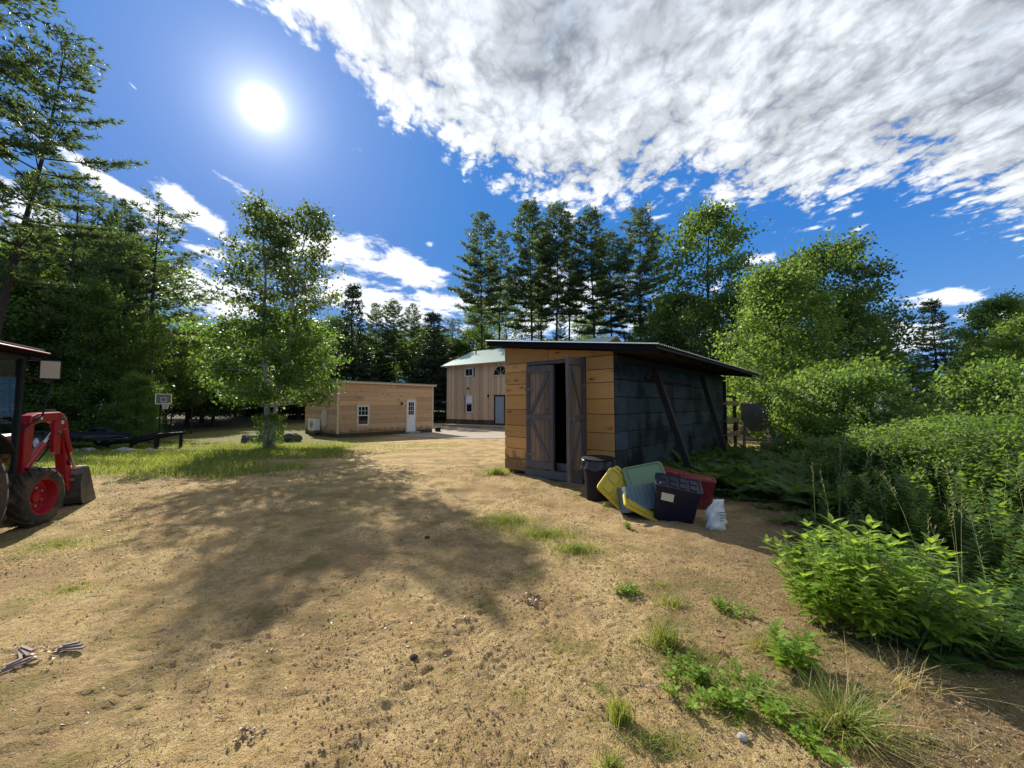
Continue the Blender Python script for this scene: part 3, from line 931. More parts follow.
MB().add([(0.01, .02, .1), (HL - .01, .02, .1), (HL - .01, HD, .1), (.01, HD, .1), (.01, .02, HE - .02), (HL - .01, .02, HE - .02), (HL - .01, HD, HE - .02), (.01, HD, HE - .02), (.01, 3.5, HE + 1.4), (HL - .01, 3.5, HE + 1.4)],
         [(0, 1, 5, 4), (2, 3, 7, 6), (0, 4, 8, 7, 3), (1, 2, 6, 9, 5)]).build('inner_shell', M['dark_wood'], house)
mb = MB(); x = 0
while x < HL:
    mb.box(x, min(HL, x + .2) - .006, -.03, 0, .08 + wr.uniform(-.04, .02), .545); x += .2
mb.build('skirting', M['charred'], house)
def slope(up, over=.32): return [(-over, HE - over * .414 + up), (3.5, HE + 1.45 + up), (HD + over, HE - over * .414 + up)]
rb = MB()
s0, s1 = slope(.02), slope(.09)
poly = [(p[0], p[1]) for p in s0] + [(p[0], p[1]) for p in reversed(s1)]
MR = Matrix(((0, 1, 0, 0), (1, 0, 0, 0), (0, 0, 1, 0), (0, 0, 0, 1)))
rb.prism(poly, -.35, HL + .35, MR)
roof = rb.build('roof', M['trim'], house)
rs = MB()
s0, s1 = slope(.094, .36), slope(.112, .36)
rs.prism([(p[0], p[1]) for p in s0] + [(p[0], p[1]) for p in reversed(s1)], -.38, HL + .38, MR)
x = -.36
sl = math.hypot(3.86, 1.6)
while x < HL + .36:
    rs.bar((x, -.36, HE - .36 * .414 + .12), (x, 3.5, HE + 1.45 + .12), .03, .03)
    x += .30
rs.build('metal_roofing', M['roof_green'], roof)
MB().tube([(1.0, 2.2, HE + .9), (1.0, 2.2, HE + 1.42)], .05, 10).build('vent_pipe', M['tractor_dark'], roof)
window(house, 1.93, 2.67, 3.73, 4.29, bars=(2, 0), split=False, frame=M['white'])
window(house, 2.05, 2.63, 1.09, 2.29, bars=None, split=True)
MB().box(2.08, 2.60, -.042, -.0385, 1.75, 2.25).build('window_blind', M['white'], house)
# half-round window
cx, cz, rw = 5.25, 3.70, .60
w = MB()
N = 18
for i in range(N):
    a0, a1 = math.pi * i / N, math.pi * (i + 1) / N
    po = [(cx + r * math.cos(a), cz + r * math.sin(a)) for r, a in ((rw, a0), (rw + .07, a0), (rw + .07, a1), (rw, a1))]
    w.prism(po, -.07, -.03)
w.box(cx - rw - .07, cx + rw + .07, -.07, -.03, cz - .07, cz)
for a in (45, 90, 135): w.bar((cx + .0 * math.cos(R(a)), -.05, cz), (cx + rw * math.cos(R(a)), -.05, cz + rw * math.sin(R(a))), .02, .02)
aw = w.build('window', M['trim'], house)
MB().prism([(cx + rw * math.cos(math.pi * i / 20), cz + rw * math.sin(math.pi * i / 20)) for i in range(21)], -.047, -.0465).build('pane', M['glass'], aw)
door_w(house, 4.78, 5.55, .34, 2.2, plain('grey_door_paint', (.27, .31, .32), .5), lights=False)
f = MB(); f.box(4.68, 4.775, -.06, -.02, .3, 2.3); f.box(5.555, 5.65, -.06, -.02, .3, 2.3); f.box(4.775, 5.555, -.06, -.02, 2.205, 2.3)
f.build('door_frame', M['fascia_dark'], house)
MB().box(2.98, 3.07, -.09, -.047, .5, 2.6).build('conduit', M['trim'], house)
MB().lathe([(0, -.1), (.07, -.08), (.07, .04), (0, .08)], 10, Matrix.Translation((4.2, -.12, 2.26))).build('wall_lamp', M['tractor_dark'], house)
MB().lathe([(.0, 0), (.09, .0), (.09, .06), (0, .06)], 12, Matrix.Translation((2.2, -.025, 2.82)) @ Matrix.Rotation(R(90), 4, 'X')).build('round_vent', M['gunmetal'], house)
mb = MB()
for k in range(30): mb.box(.55 + k * .2, .745 + k * .2, -1.0, -.975, -.25, .16)
mb.box(.5, 6.6, -1.03, -.06, .165, .20)
mb.build('deck', M['pale_wood'], house)
MB().box(4.5, 5.8, -1.5, -1.035, -.2, .03).build('deck_step', M['pale_wood'], house)

# ------------------------------------------------------------------ tractor
TX, TY = -7.12, 5.16
tr = thing('tractor', 'red tractor with glazed cab and front loader parked at the left edge', 'tractor', (TX, TY, gz(TX, TY) + .0), R(28))

def wheel(parent, x, y, Rr, wdt, steer, lugs, rim_m):
    e = bpy.data.objects.new('wheel', None); C.objects.link(e); e.parent = parent
    e.location = (x, y, Rr - .015); e.rotation_euler = (0, 0, R(steer))
    side = 1 if x > 0 else -1
    Q = Matrix.Rotation(R(90) * side, 4, 'Y')          # lathe axis -> outward x
    h = wdt / 2
    ri = Rr * .60
    b = MB().lathe([(ri, -h * .78), (ri * 1.06, -h * .92), (Rr * .80, -h), (Rr * .90, -h * .94), (Rr * .945, -h * .80), (Rr * .95, 0), (Rr * .945, h * .80), (Rr * .90, h * .94), (Rr * .80, h), (ri * 1.06, h * .92), (ri, h * .78)], 48, Q)
    # chevron lugs
    for k in range(lugs):
        for sg in (-1, 1):
            a0 = 2 * math.pi * (k + (.5 if sg > 0 else 0)) / lugs
            pts = []
            for t in np.linspace(0, 1, 4):
                a = a0 + t * 2 * math.pi / lugs * 1.1
                pts.append((t, a))
            prev = None
            for t, a in pts:
                ax_ = sg * h * (-.06 + 1.02 * t)
                r_in = Rr * .93 if t < .95 else Rr * .86
                r_out = Rr * (1.0 if t < .8 else .965)
                wa = .045 * .4 / Rr * 1.5
                cur = [(r * math.cos(aa), r * math.sin(aa), ax_) for r, aa in ((r_in, a - wa), (r_out, a - wa * .7), (r_out, a + wa * .7), (r_in, a + wa))]
                if prev:
                    b.add(prev + cur, [(0, 1, 5, 4), (1, 2, 6, 5), (2, 3, 7, 6), (0, 3, 2, 1), (4, 5, 6, 7)], Q)
                prev = cur
    b.build('tyre', M['rubber'], e, smooth=True)
    d = MB().lathe([(ri * 1.0, h * .80), (ri * 1.03, h * .86), (ri * .97, h * .84), (ri * .92, h * .55), (ri * .86, h * .15), (ri * .70, h * .02), (ri * .35, h * .08), (ri * .30, h * .30), (ri * .16, h * .36), (.001, h * .36)], 40, Q)
    d.lathe([(ri, h * .8), (ri, -h * .8)], 40, Q)
    o = d.build('rim', rim_m, e, smooth=True)
    for k in range(6):
        a = 2 * math.pi * k / 6; nb = MB()
        nb.lathe([(.018, 0), (.018, .025), (.001, .028)], 8, Q @ Matrix.Translation((ri * .5 * math.cos(a), ri * .5 * math.sin(a), h * .05)))
        nb.build('wheel_bolt', M['steel'], o)
    return e
wheel(tr, .60, 0, .40, .27, -9, 16, M['rim_red'])
wheel(tr, -.60, 0, .40, .27, -9, 16, M['rim_red'])
wheel(tr, .70, -1.72, .64, .38, 0, 20, M['rim_red'])
wheel(tr, -.70, -1.72, .64, .38, 0, 20, M['rim_red'])
MB().bar((-.5, 0, .40), (.5, 0, .40), .12, .12).box(-.16, .16, -1.9, .55, .42, .72).box(-.22, .22, -1.9, -1.2, .4, .95).build('chassis', M['tractor_dark'], tr, bevel=.01)
hd = MB()
hd.prism([(-.27, .72), (.27, .72), (.27, 1.12), (.20, 1.24), (-.20, 1.24), (-.27, 1.12)], -.62, .52)
hd.build('hood', M['red'], tr, bevel=.03)
MB().box(-.23, .23, .525, .56, .76, 1.12).build('grille', M['tractor_dark'], tr, bevel=.01)
for s in (-1, 1):
    MB().box(s * .16 - .06, s * .16 + .06, .562, .58, 1.0, 1.08).build('headlight', M['lamp_glass'], tr, bevel=.01)
# cab
cb = MB()
for s in (-1, 1):
    cb.bar((s * .52, -.30, .62), (s * .51, -.22, 2.30), .06, .06, (0, 1, 0))
    cb.bar((s * .62, -1.15, .95), (s * .55, -1.10, 2.30), .05, .05, (0, 1, 0))
    cb.bar((s * .60, -1.95, .95), (s * .52, -1.80, 2.30), .055, .055, (0, 1, 0))
    cb.bar((s * .52, -.30, .70), (s * .62, -1.15, .74), .05, .10)
cb.box(-.5, .5, -.34, -.28, .66, .84)
cb.box(-.55, .55, -1.85, -.20, 2.26, 2.31)
cb.build('cab_frame', M['tractor_dark'], tr, bevel=.006)
gl_ = MB()
gl_.add([(-.49, -.29, .86), (.49, -.29, .86), (.48, -.22, 2.25), (-.48, -.22, 2.25)], [(0, 1, 2, 3)])
for s in (-1, 1):
    gl_.add([(s * .53, -.34, .80), (s * .61, -1.13, .85), (s * .55, -1.08, 2.25), (s * .515, -.26, 2.25)], [(0, 1, 2, 3)])
    gl_.add([(s * .62, -1.18, .98), (s * .60, -1.90, .98), (s * .52, -1.77, 2.25), (s * .55, -1.13, 2.25)], [(0, 1, 2, 3)])
gl_.build('cab_window', M['cab_glass'], tr)
rfm = MB().prism([(-.60, 2.315), (.60, 2.315), (.64, 2.36), (.60, 2.43), (.3, 2.47), (-.3, 2.47), (-.60, 2.43), (-.64, 2.36)], -1.98, .06)
rfm.build('cab_roof', plain('matt_roof_paint', (.02, .012, .013), .95, spec=.03, var=.3), tr, bevel=.02)
MB().box(-.655, .655, -1.9, .075, 2.365, 2.385).build('roof_trim', M['red'], tr, bevel=.008)
MB().box(-.58, .58, -.19, .04, 2.26, 2.312).build('roof_underside', M['tractor_dark'], tr, bevel=.01)
st = MB().box(-.22, .22, -1.55, -1.15, .95, 1.08).box(-.22, .22, -1.62, -1.52, 1.08, 1.6)
st.build('seat', M['black'], tr, bevel=.03)
sw = MB().tube([(.18 * math.cos(a), -.85 + .12 * math.sin(a), 1.42 + .12 * math.sin(a)) for a in np.linspace(0, 2 * math.pi, 25)], .014, 6, cap=False)
sw.tube([(0, -.85, 1.42), (0, -.65, 1.1)], .02, 6); sw.build('steering_wheel', M['black'], tr)
for s in (-1, 1):
    fd = MB()
    pr = [(-1.72 + .72 * math.cos(a), .64 + .72 * math.sin(a)) for a in np.linspace(R(38), R(165), 12)]
    for (a, b) in zip(pr[:-1], pr[1:]):
        x0, x1 = sorted((s * .52, s * .92))
        fd.add([(x0, a[0], a[1]), (x1, a[0], a[1]), (x1, b[0], b[1]), (x0, b[0], b[1]), (x0, a[0], a[1] + .03), (x1, a[0], a[1] + .03), (x1, b[0], b[1] + .03), (x0, b[0], b[1] + .03)],
               [(0, 1, 2, 3), (4, 7, 6, 5), (0, 4, 5, 1), (2, 6, 7, 3), (1, 5, 6, 2), (0, 3, 7, 4)])
    fd.build('fender', M['tractor_dark'], tr)
# loader
YR = Matrix(((0, 0, 0, 0),) * 4)
def side_plate(poly, x0, x1):
    """polygon of (y,z) extruded along x"""
    n_ = len(poly)
    vs = [(x0, p[0], p[1]) for p in poly] + [(x1, p[0], p[1]) for p in poly]
    fs = [tuple(range(n_ - 1, -1, -1)), tuple(range(n_, 2 * n_))] + [(i, (i + 1) % n_, (i + 1) % n_ + n_, i + n_) for i in range(n_)]
    return MB().add(vs, fs)
for s in (-1, 1):
    x0, x1 = sorted((s * .44, s * .56))
    # tower
    side_plate([(-.16, .50), (-.02, .50), (.03, 1.30), (.04, 1.44), (-.02, 1.50), (-.12, 1.50), (-.16, 1.40), (-.17, 1.20)], x0, x1).build('loader_tower', M['red'], tr, bevel=.01)
    # boom: bends over and down to the bucket
    xa, xb = sorted((s * .48, s * .60))
    side_plate([(-.16, 1.36), (-.14, 1.50), (.0, 1.535), (.55, 1.545), (.70, 1.50), (.80, 1.40), (.98, .60), (1.06, .32), (.94, .28), (.84, .56), (.66, 1.22), (.56, 1.36), (.40, 1.415), (.05, 1.40)], xa + .0, xb + .0).build('loader_arm', M['red'], tr, bevel=.012)
    side_plate([(.42, .95), (.60, .90), (.60, 1.30), (.52, 1.40), (.40, 1.40)], s * .585 - .02, s * .585 + .02).build('arm_gusset', M['red'], tr)
    hy = MB().tube([(s * .54, -.10, .78), (s * .54, .30, 1.08)], .045, 12); 
    hy.build('hydraulic_cylinder', M['red'], tr, smooth=True)
    MB().tube([(s * .54, .28, 1.065), (s * .54, .56, 1.26)], .022, 10).build('piston_rod', M['steel'], tr, smooth=True)
    MB().tube([(s * .62, .62, 1.28), (s * .62, .84, .92)], .034, 10).build('hydraulic_cylinder', M['red'], tr, smooth=True)
    MB().tube([(s * .62, .83, .94), (s * .62, 1.02, .62)], .018, 10).build('piston_rod', M['steel'], tr, smooth=True)
    MB().tube([(s * .47, -.10, .70), (s * .46, .0, 1.30), (s * .50, .30, 1.575), (s * .52, .60, 1.565), (s * .60, .70, 1.30)], .011, 6).build('hose', M['black'], tr, smooth=True)
    for (yy_, zz_2) in ((-.05, 1.45), (.62, 1.44), (.98, .45), (.50, 1.24), (-.06, .78)): MB().tube([(s * .59, yy_, zz_2), (s * .64, yy_, zz_2)], .028, 10).build('pivot_pin', M['gunmetal'], tr)
    MB().tube([(s * .50, -.2, .62), (s * .47, .05, .92), (s * .50, .30, .84), (s * .53, .52, 1.05), (s * .57, .80, .86), (s * .62, .86, .70)], .013, 6).build('hose', M['black'], tr, smooth=True)
    MB().box(s * .602 - .002, s * .602 + .002, .02, .10, 1.44, 1.50).box(s * .602 - .002, s * .602 + .002, .60, .66, 1.36, 1.42).build('arm_decal', M['white'], tr)
MB().bar((-.5, .93, .52), (.5, .93, .52), .09, .09).build('cross_tube', M['red'], tr)
MB().box(-.55, .55, -.30, .10, .48, .60).build('loader_mount', M['red'], tr, bevel=.01)
MB().box(-.20, .60, .08, .40, .60, .72).build('side_panel', M['red'], tr, bevel=.02)
# bucket: curved back, floor, side plates; open to the front
bp = [(1.52, .03), (1.22, .03), (1.10, .08), (1.04, .18), (1.02, .34), (1.04, .52), (1.12, .60)]
bo = [(1.52, .015), (1.20, .015), (1.085, .065), (1.022, .17), (1.0, .34), (1.02, .53), (1.11, .62)]
side_plate(bp + bo[::-1], -.76, .70).build('bucket', M['bucket'], tr)
for s in (-1, 1):
    xx = -.775 if s < 0 else .70
    side_plate([(1.55, .01), (1.18, .01), (1.07, .06), (1.005, .17), (.985, .34), (1.01, .55), (1.12, .635), (1.22, .62)], xx, xx + .018).build('bucket_side', M['bucket'], tr)
MB().box(-.78, .72, 1.10, 1.14, .615, .655).build('bucket_lip', M['steel'], tr)
# mirror on its arm, work lamp
MB().tube([(.51, -.22, 2.05), (.62, -.12, 2.0), (.70, .02, 1.94), (.71, .04, 2.25)], .013, 8).tube([(.52, -.24, 1.28), (.66, -.05, 1.5), (.70, .02, 1.95)], .011, 8).build('mirror_arm', M['tractor_dark'], tr)
mr = MB().box(-.105, .105, -.012, .03, -.135, .135).build('mirror', M['tractor_dark'], tr, bevel=.02)
mr.location = (.70, -.03, 2.14); mr.rotation_euler = (0, 0, R(22))
MB().box(-.09, .09, -.018, -.0135, -.12, .12).build('mirror_face', M['mirror'], mr)
MB().lathe([(0, 0), (.05, .0), (.06, .05), (.05, .07), (0, .07)], 12, Matrix.Translation((.42, -.38, 1.38))).build('work_lamp', M['tractor_dark'], tr)

# ------------------------------------------------------------------ rubbish bin
px_, py_ = 1.47, 6.72
zb = gz(px_, py_)
bn = thing('rubbish_bin', 'round black rubbish bin with a liner folded over its rim by the shed door', 'bin', (px_, py_, zb - .01))
MB().lathe([(.001, .0), (.20, .0), (.21, .02), (.245, .62), (.262, .63), (.262, .665), (.24, .665), (.232, .60), (.20, .05), (.001, .05)], 36).build('bin_body', M['black'], bn, smooth=True)
mb = MB(); nn = 60
vs = []; fs = []
for j, (r, z) in enumerate(((.225, .52), (.245, .68), (.262, .695), (.280, .675), (.282, .60), (.290, .53))):
    for k in range(nn):
        a = 2 * math.pi * k / nn
        w_ = .012 * math.sin(a * 9 + j) + .01 * math.sin(a * 17 + 2 * j)
        vs.append(((r + w_ * (j > 2)) * math.cos(a), (r + w_ * (j > 2)) * math.sin(a), z + (.02 * math.sin(a * 7) if j == 5 else 0)))
for j in range(5):
    for k in range(nn): fs.append((j * nn + k, j * nn + (k + 1) % nn, (j + 1) * nn + (k + 1) % nn, (j + 1) * nn + k))
mb.add(vs, fs).build('bin_liner', plain('liner_film', (.02, .022, .03), .45, spec=.5), bn, smooth=True)
MB().lathe([(.27, .70), (.275, .715), (.1, .74), (.001, .742)], 36, Matrix.Rotation(R(3), 4, 'X')).build('bin_lid', M['black'], bn, smooth=True)

# ------------------------------------------------------------------ storage totes and lids
def rrect(w, d, r, n=5):
    pts = []
    for cx, cy, a0 in ((w / 2 - r, d / 2 - r, 0), (-w / 2 + r, d / 2 - r, 90), (-w / 2 + r, -d / 2 + r, 180), (w / 2 - r, -d / 2 + r, 270)):
        for k in range(n): a = R(a0 + 90 * k / (n - 1)); pts.append((cx + r * math.cos(a), cy + r * math.sin(a)))
    return pts
def loft(levels, close_bottom=True, close_top=False):
    """levels: (w, d, r, z) rounded rectangles joined into one skin"""
    b = MB(); rings = []
    for (w, d, r, z) in levels:
        i0 = len(b.v); P = rrect(w, d, r); b.v += [(x, y, z) for x, y in P]; rings.append((i0, len(P)))
    for (i0, n_), (i1, _) in zip(rings[:-1], rings[1:]):
        for k in range(n_): b.f.append((i0 + k, i0 + (k + 1) % n_, i1 + (k + 1) % n_, i1 + k))
    if close_bottom: i0, n_ = rings[0]; b.f.append(tuple(i0 + k for k in range(n_ - 1, -1, -1)))
    if close_top: i0, n_ = rings[-1]; b.f.append(tuple(i0 + k for k in range(n_)))
    return b
def tote(root, w, d, h, m, ribs=True):
    t = loft([(w * .84, d * .84, .05, 0), (w * .86, d * .86, .05, .02), (w * .93, d * .93, .05, h * .82), (w * .97, d * .97, .05, h * .83), (w * .98, d * .98, .05, h * .97), (w, d, .05, h * .97), (w, d, .05, h),
              (w * .95, d * .95, .045, h), (w * .93, d * .93, .045, h * .8), (w * .83, d * .83, .045, .03)], True, True)
    t.build('tote_body', m, root, bevel=.0, smooth=True)
    if ribs:
        for s in (-1, 1):
            r = MB()
            for k in range(-3, 4):
                xx = k * w * .11
                r.bar((xx, s * d * .435, h * .08), (xx, s * d * .468, h * .78), .012, .012)
            r.build('tote_rib', m, root)
def lid(root, w, d, m, panels, th=.035, name='lid'):
    t = loft([(w * 1.03, d * 1.03, .06, 0), (w * 1.03, d * 1.03, .06, th), (w * 1.0, d * 1.0, .055, th + .006), (w * .93, d * .91, .05, th + .006), (w * .91, d * .89, .05, th - .008)], True, True)
    o = t.build(name, m, root, smooth=True)
    r = MB()
    nx, ny_ = panels
    for i in range(nx):
        for j in range(ny_):
            cw, cd = w * .86 / nx, d * .82 / ny_
            x0 = -w * .43 + i * cw; y0 = -d * .41 + j * cd
            r.box(x0 + .018, x0 + cw - .018, y0 + .018, y0 + cd - .018, th - .0075, th + .008)
    r.build('lid_panel', m, o, bevel=.006)
    return o
def pose(root, loc, rot): root.location = loc; root.rotation_euler = tuple(R(a) for a in rot); return root

def at_g(x, y, dz=0): return (x, y, gz(x, y) + dz)
# black tote, lying tipped back with its lid on, front face and lid seen
t = thing('storage_tote', 'tall black storage tote with gridded lid and pale paper label', 'tote')
tote(t, .60, .46, .50, M['black_tote'])
l = lid(t, .60, .46, M['black_tote'], (4, 2)); l.location.z = .48
MB().box(-.20, -.04, -.2265, -.222, .31, .42).build('paper_label', M['label'], t, bevel=.002)
pose(t, at_g(2.30, 5.68, .03), (12, 9, -20))
# red totes behind
t = thing('storage_tote', 'dark red tote with closed lid, right one behind the black tote', 'tote', group=None)
tote(t, .50, .40, .44, M['red_plastic']); l = lid(t, .50, .40, M['red_plastic'], (1, 1)); l.location.z = .425
pose(t, at_g(2.94, 6.36, .0), (3, 5, -20))
t = thing('storage_tote', 'dark red tote with closed lid, half hidden behind the sage green lid', 'tote')
tote(t, .56, .42, .44, M['red_plastic']); l = lid(t, .56, .42, M['red_plastic'], (1, 1)); l.location.z = .425
pose(t, at_g(2.68, 6.75, .03), (2, 12, -22))
# grey-blue tote lying on its side, base towards us
t = thing('storage_tote', 'blue grey tote lying on its side with embossed end, below the sage green lid', 'tote')
tote(t, .60, .42, .36, M['blue_grey'])
b = MB()
for k, (x0, w_) in enumerate(((-.08, .03), (-.04, .045), (.015, .03), (.055, .035))):
    b.box(x0, x0 + w_, -.205, -.1975, .15, .20)
b.box(-.085, .095, -.203, -.196, .13, .137); b.build('embossed_mark', plain('worn_emboss', (.28, .32, .30), .6), t)
pose(t, at_g(1.88, 5.98, .40), (-196, -6, 10))
# sage green lid leaning on top
t = thing('tote_lid', 'sage green tote lid propped up on the blue grey tote', 'lid')
lid(t, .60, .42, M['green_plastic'], (1, 1))
pose(t, (2.06, 6.10, gz(2.0, 6.1) + .50), (48, -12, -6))
# yellow pieces
t = thing('tote_lid', 'yellow tote lid leaning at the left end of the pile next to the rubbish bin', 'lid')
lid(t, .64, .44, M['yellow'], (3, 2))
pose(t, (1.66, 6.12, gz(1.66, 6.1) + .27), (62, 43, -4))
t = thing('tote_lid', 'yellow tote lid with raised ribs standing second in the leaning stack', 'lid')
lid(t, .64, .44, M['yellow'], (3, 2))
pose(t, (1.75, 6.20, gz(1.75, 6.2) + .28), (62, 43, -6))
t = thing('tote_lid', 'yellow tote lid lying low in front of the blue grey tote', 'lid')
lid(t, .56, .30, M['yellow'], (1, 1))
pose(t, (1.86, 5.72, gz(1.9, 5.7) + .13), (28, 27, 2))
# white bag
x, y = 2.72, 5.30
sk = sack('white_sack', (x, y, gz(x, y) - .01), .38, .150, .10, M['bag'], 8, .3, .05, rough=3.0)
tag(sk, 'crumpled white printed sack slumped against the black tote', 'sack')
pr = MB()
for k in range(4): pr.box(-.055 + k * .004, .05 - k * .012, -.1255 + k * .002, -.122, .24 - k * .035, .252 - k * .035)
pr.build('sack_print', M['bag_print'], sk)

# ------------------------------------------------------------------ utility trailer far left
x, y = -16.9, 15.2
tl = thing('utility_trailer', 'low dark utility trailer parked on the grass before the woods', 'trailer', (x, y, gz(x, y)), R(-12))
mb = MB().box(-2.2, 1.6, -.75, .75, .42, .50)
for s in (-.78, .78):
    mb.box(-2.2, 1.6, s - .03, s + .03, .50, .60)
    for k in range(6): mb.box(-2.1 + k * .7, -2.05 + k * .7, s - .02, s + .02, .36, .60)
mb.bar((1.6, .5, .42), (2.7, 0, .42), .07, .08); mb.bar((1.6, -.5, .42), (2.7, 0, .42), .07, .08)
mb.build('trailer_bed', M['tractor_dark'], tl, bevel=.01)
for s in (-1, 1):
    for xx in (-.2,):
        w = bpy.data.objects.new('wheel', None); C.objects.link(w); w.parent = tl; w.location = (xx, s * .92, .33)
        Q = Matrix.Rotation(R(90) * -s * -1, 4, 'X') if s > 0 else Matrix.Rotation(R(90), 4, 'X')
        MB().lathe([(.19, -.09), (.31, -.10), (.33, -.06), (.33, .06), (.31, .10), (.19, .09), (.19, -.09)], 28, Q).build('tyre', M['rubber'], w, smooth=True)
        MB().lathe([(.195, .09), (.19, .05), (.12, .04), (.06, .08), (.001, .08)], 24, Q).lathe([(.195, -.09), (.19, -.05), (.001, -.04)], 24, Q).build('rim', M['white'], w, smooth=True)
    MB().box(-.65, .25, s * .92 - .12, s * .92 + .12, .70, .74).bar((-.65, s * .92, .72), (-.75, s * .92, .52), .24, .03).bar((.25, s * .92, .72), (.35, s * .92, .52), .24, .03).build('fender', M['tractor_dark'], tl)
x, y = -14.6, 15.8
rp = thing('loading_ramp', 'dark slatted loading ramp raised on the grass right of the trailer', 'ramp', (x, y, gz(x, y)), R(-8))
mb = MB()
for s in (-.55, .55): mb.bar((-1.4, s, .18), (1.0, s, .62), .08, .12)
for k in range(11): f_ = k / 10; mb.bar((-1.4 + 2.4 * f_, -.55, .18 + .44 * f_), (-1.4 + 2.4 * f_, .55, .18 + .44 * f_), .09, .04)
mb.build('ramp_deck', M['tractor_dark'], rp)
mb = MB()
for (xx, zt) in ((-1.3, .2), (-.2, .4), (.9, .6)):
    for s in (-.5, .5): mb.box(xx - .04, xx + .04, s - .04, s + .04, -.02, zt)
mb.build('leg', M['tractor_dark'], rp)

# ------------------------------------------------------------------ basketball hoop
x, y = -16.65, 18.5
hoop = thing('basketball_hoop', 'child-height basketball hoop on a thin dark pole beside the drive', 'hoop', (x, y, gz(x, y)), R(68), scale=.86)
MB().tube([(0, 0, 0), (0, 0, 2.55)], .035, 10).tube([(0, 0, 2.3), (0, -.22, 2.5)], .025, 8).build('pole', M['tractor_dark'], hoop)
MB().box(-.45, .45, -.3, .35, .0, .12).build('base', M['tractor_dark'], hoop, bevel=.03)
bd = MB().box(-.38, .38, -.26, -.235, 2.15, 2.72).build('backboard', M['gunmetal'], hoop)
q = MB()
for (a, b, c, d) in ((-.38, .38, 2.15, 2.19), (-.38, .38, 2.68, 2.72), (-.38, -.34, 2.19, 2.68), (.34, .38, 2.19, 2.68), (-.14, .14, 2.28, 2.30), (-.14, .14, 2.50, 2.52), (-.14, -.12, 2.30, 2.50), (.12, .14, 2.30, 2.50)):
    q.box(a, b, -.268, -.2605, c, d)
q.build('board_lines', M['white'], bd)
rm = MB().tube([(.19 * math.cos(a), -.47 + .19 * math.sin(a), 2.25) for a in np.linspace(0, 2 * math.pi, 25)], .012, 6, cap=False).build('rim', M['red'], hoop)
nt = MB()
for k in range(12):
    a = 2 * math.pi * k / 12
    for d in (.5, -.5):
        nt.tube([(.19 * math.cos(a), -.47 + .19 * math.sin(a), 2.25), (.13 * math.cos(a + d), -.47 + .13 * math.sin(a + d), 2.05), (.10 * math.cos(a), -.47 + .10 * math.sin(a), 1.88)], .006, 3)
nt.build('net', M['white'], rm)

# ------------------------------------------------------------------ things behind the shed
x, y = 8.9, 14.2
ct = thing('metal_hopper', 'brown grey metal hopper on legs behind the far end of the shed', 'hopper', (x, y, gz(x, y)), R(-35))
b = loft([(.5, .4, .04, .72), (.98, .62, .05, 1.12), (1.0, .64, .05, 1.72), (.94, .58, .05, 1.72), (.92, .56, .05, 1.15)], True, True)
b.build('hopper_bin', M['gunmetal'], ct, smooth=True)
for sx in (-1, 1):
    for sy in (-1, 1): MB().bar((sx * .38, sy * .22, 1.15), (sx * .44, sy * .28, 0), .05, .05).build('leg', M['gunmetal'], ct)
MB().bar((-.42, -.26, .4), (.42, -.26, .4), .04, .04).build('cross_bar', M['gunmetal'], ct)
x, y = 9.75, 14.8
ps = thing('fence_post', 'dark post with pale cap standing right of the metal hopper', 'post', (x, y, gz(x, y)))
MB().box(-.09, .09, -.09, .09, -.1, 1.25).build('post_shaft', M['dark_wood'], ps, bevel=.01)
MB().box(-.11, .11, -.11, .11, 1.252, 1.30).build('cap', M['stone'], ps)
for i, (x, y, w_, h_, lb) in enumerate(((9.0, 13.4, .20, .42, 'white plastic drum standing in front of the metal hopper'), (9.95, 14.0, .17, .36, 'white plastic drum in the weeds beside the dark post'))):
    d = MB().lathe([(0, 0), (w_ * .9, 0), (w_, .03), (w_, h_ * .8), (w_ * .8, h_ * .92), (w_ * .35, h_ * .95), (w_ * .33, h_), (0, h_)], 24).build('plastic_drum', M['white'], None, smooth=True)
    d.location = (x, y, gz(x, y) + .35 * (i == 0) - .0); tag(d, lb, 'drum')
    if i == 0:
        s_ = MB().box(-.35, .35, -.3, .3, 0, .35).build('cinder_block', M['stone'], None, bevel=.02); s_.location = (x, y, gz(x, y) - .001); tag(s_, 'grey block under the white drum behind the shed', 'block')

# ------------------------------------------------------------------ stones, heaps, scraps
def boulder(name, loc, s, m, seed, sub=3):
    import bmesh
    bm = bmesh.new(); bmesh.ops.create_icosphere(bm, subdivisions=sub, radius=1)
    for v in bm.verts:
        c = v.co; f = .72 + .55 * float(fbm(c.x * 1.6 + seed, c.y * 1.6 + c.z * 1.1 + seed, 3, seed))
        v.co = Vector((c.x * s[0] * f, c.y * s[1] * f, c.z * s[2] * f))
    me = bpy.data.meshes.new(name); bm.to_mesh(me); bm.free()
    o = link(name, me, m); o.location = loc; return o
sr = random.Random(21)
for k in range(12):
    xx = -16.6 + k * .30 + sr.uniform(-.22, .22); yy = 14.6 + sr.uniform(-.35, .35); s_ = sr.uniform(.06, .17)
    o = boulder('stone', (xx, yy, gz(xx, yy) + s_ * .25), (s_ * 1.3, s_, s_ * .75), M['stone'], 30 + k, 2)
    tag(o, 'rough pale grey stone in the row edging the grass by the trailer', 'stone', 'stones edging the grass by the trailer')
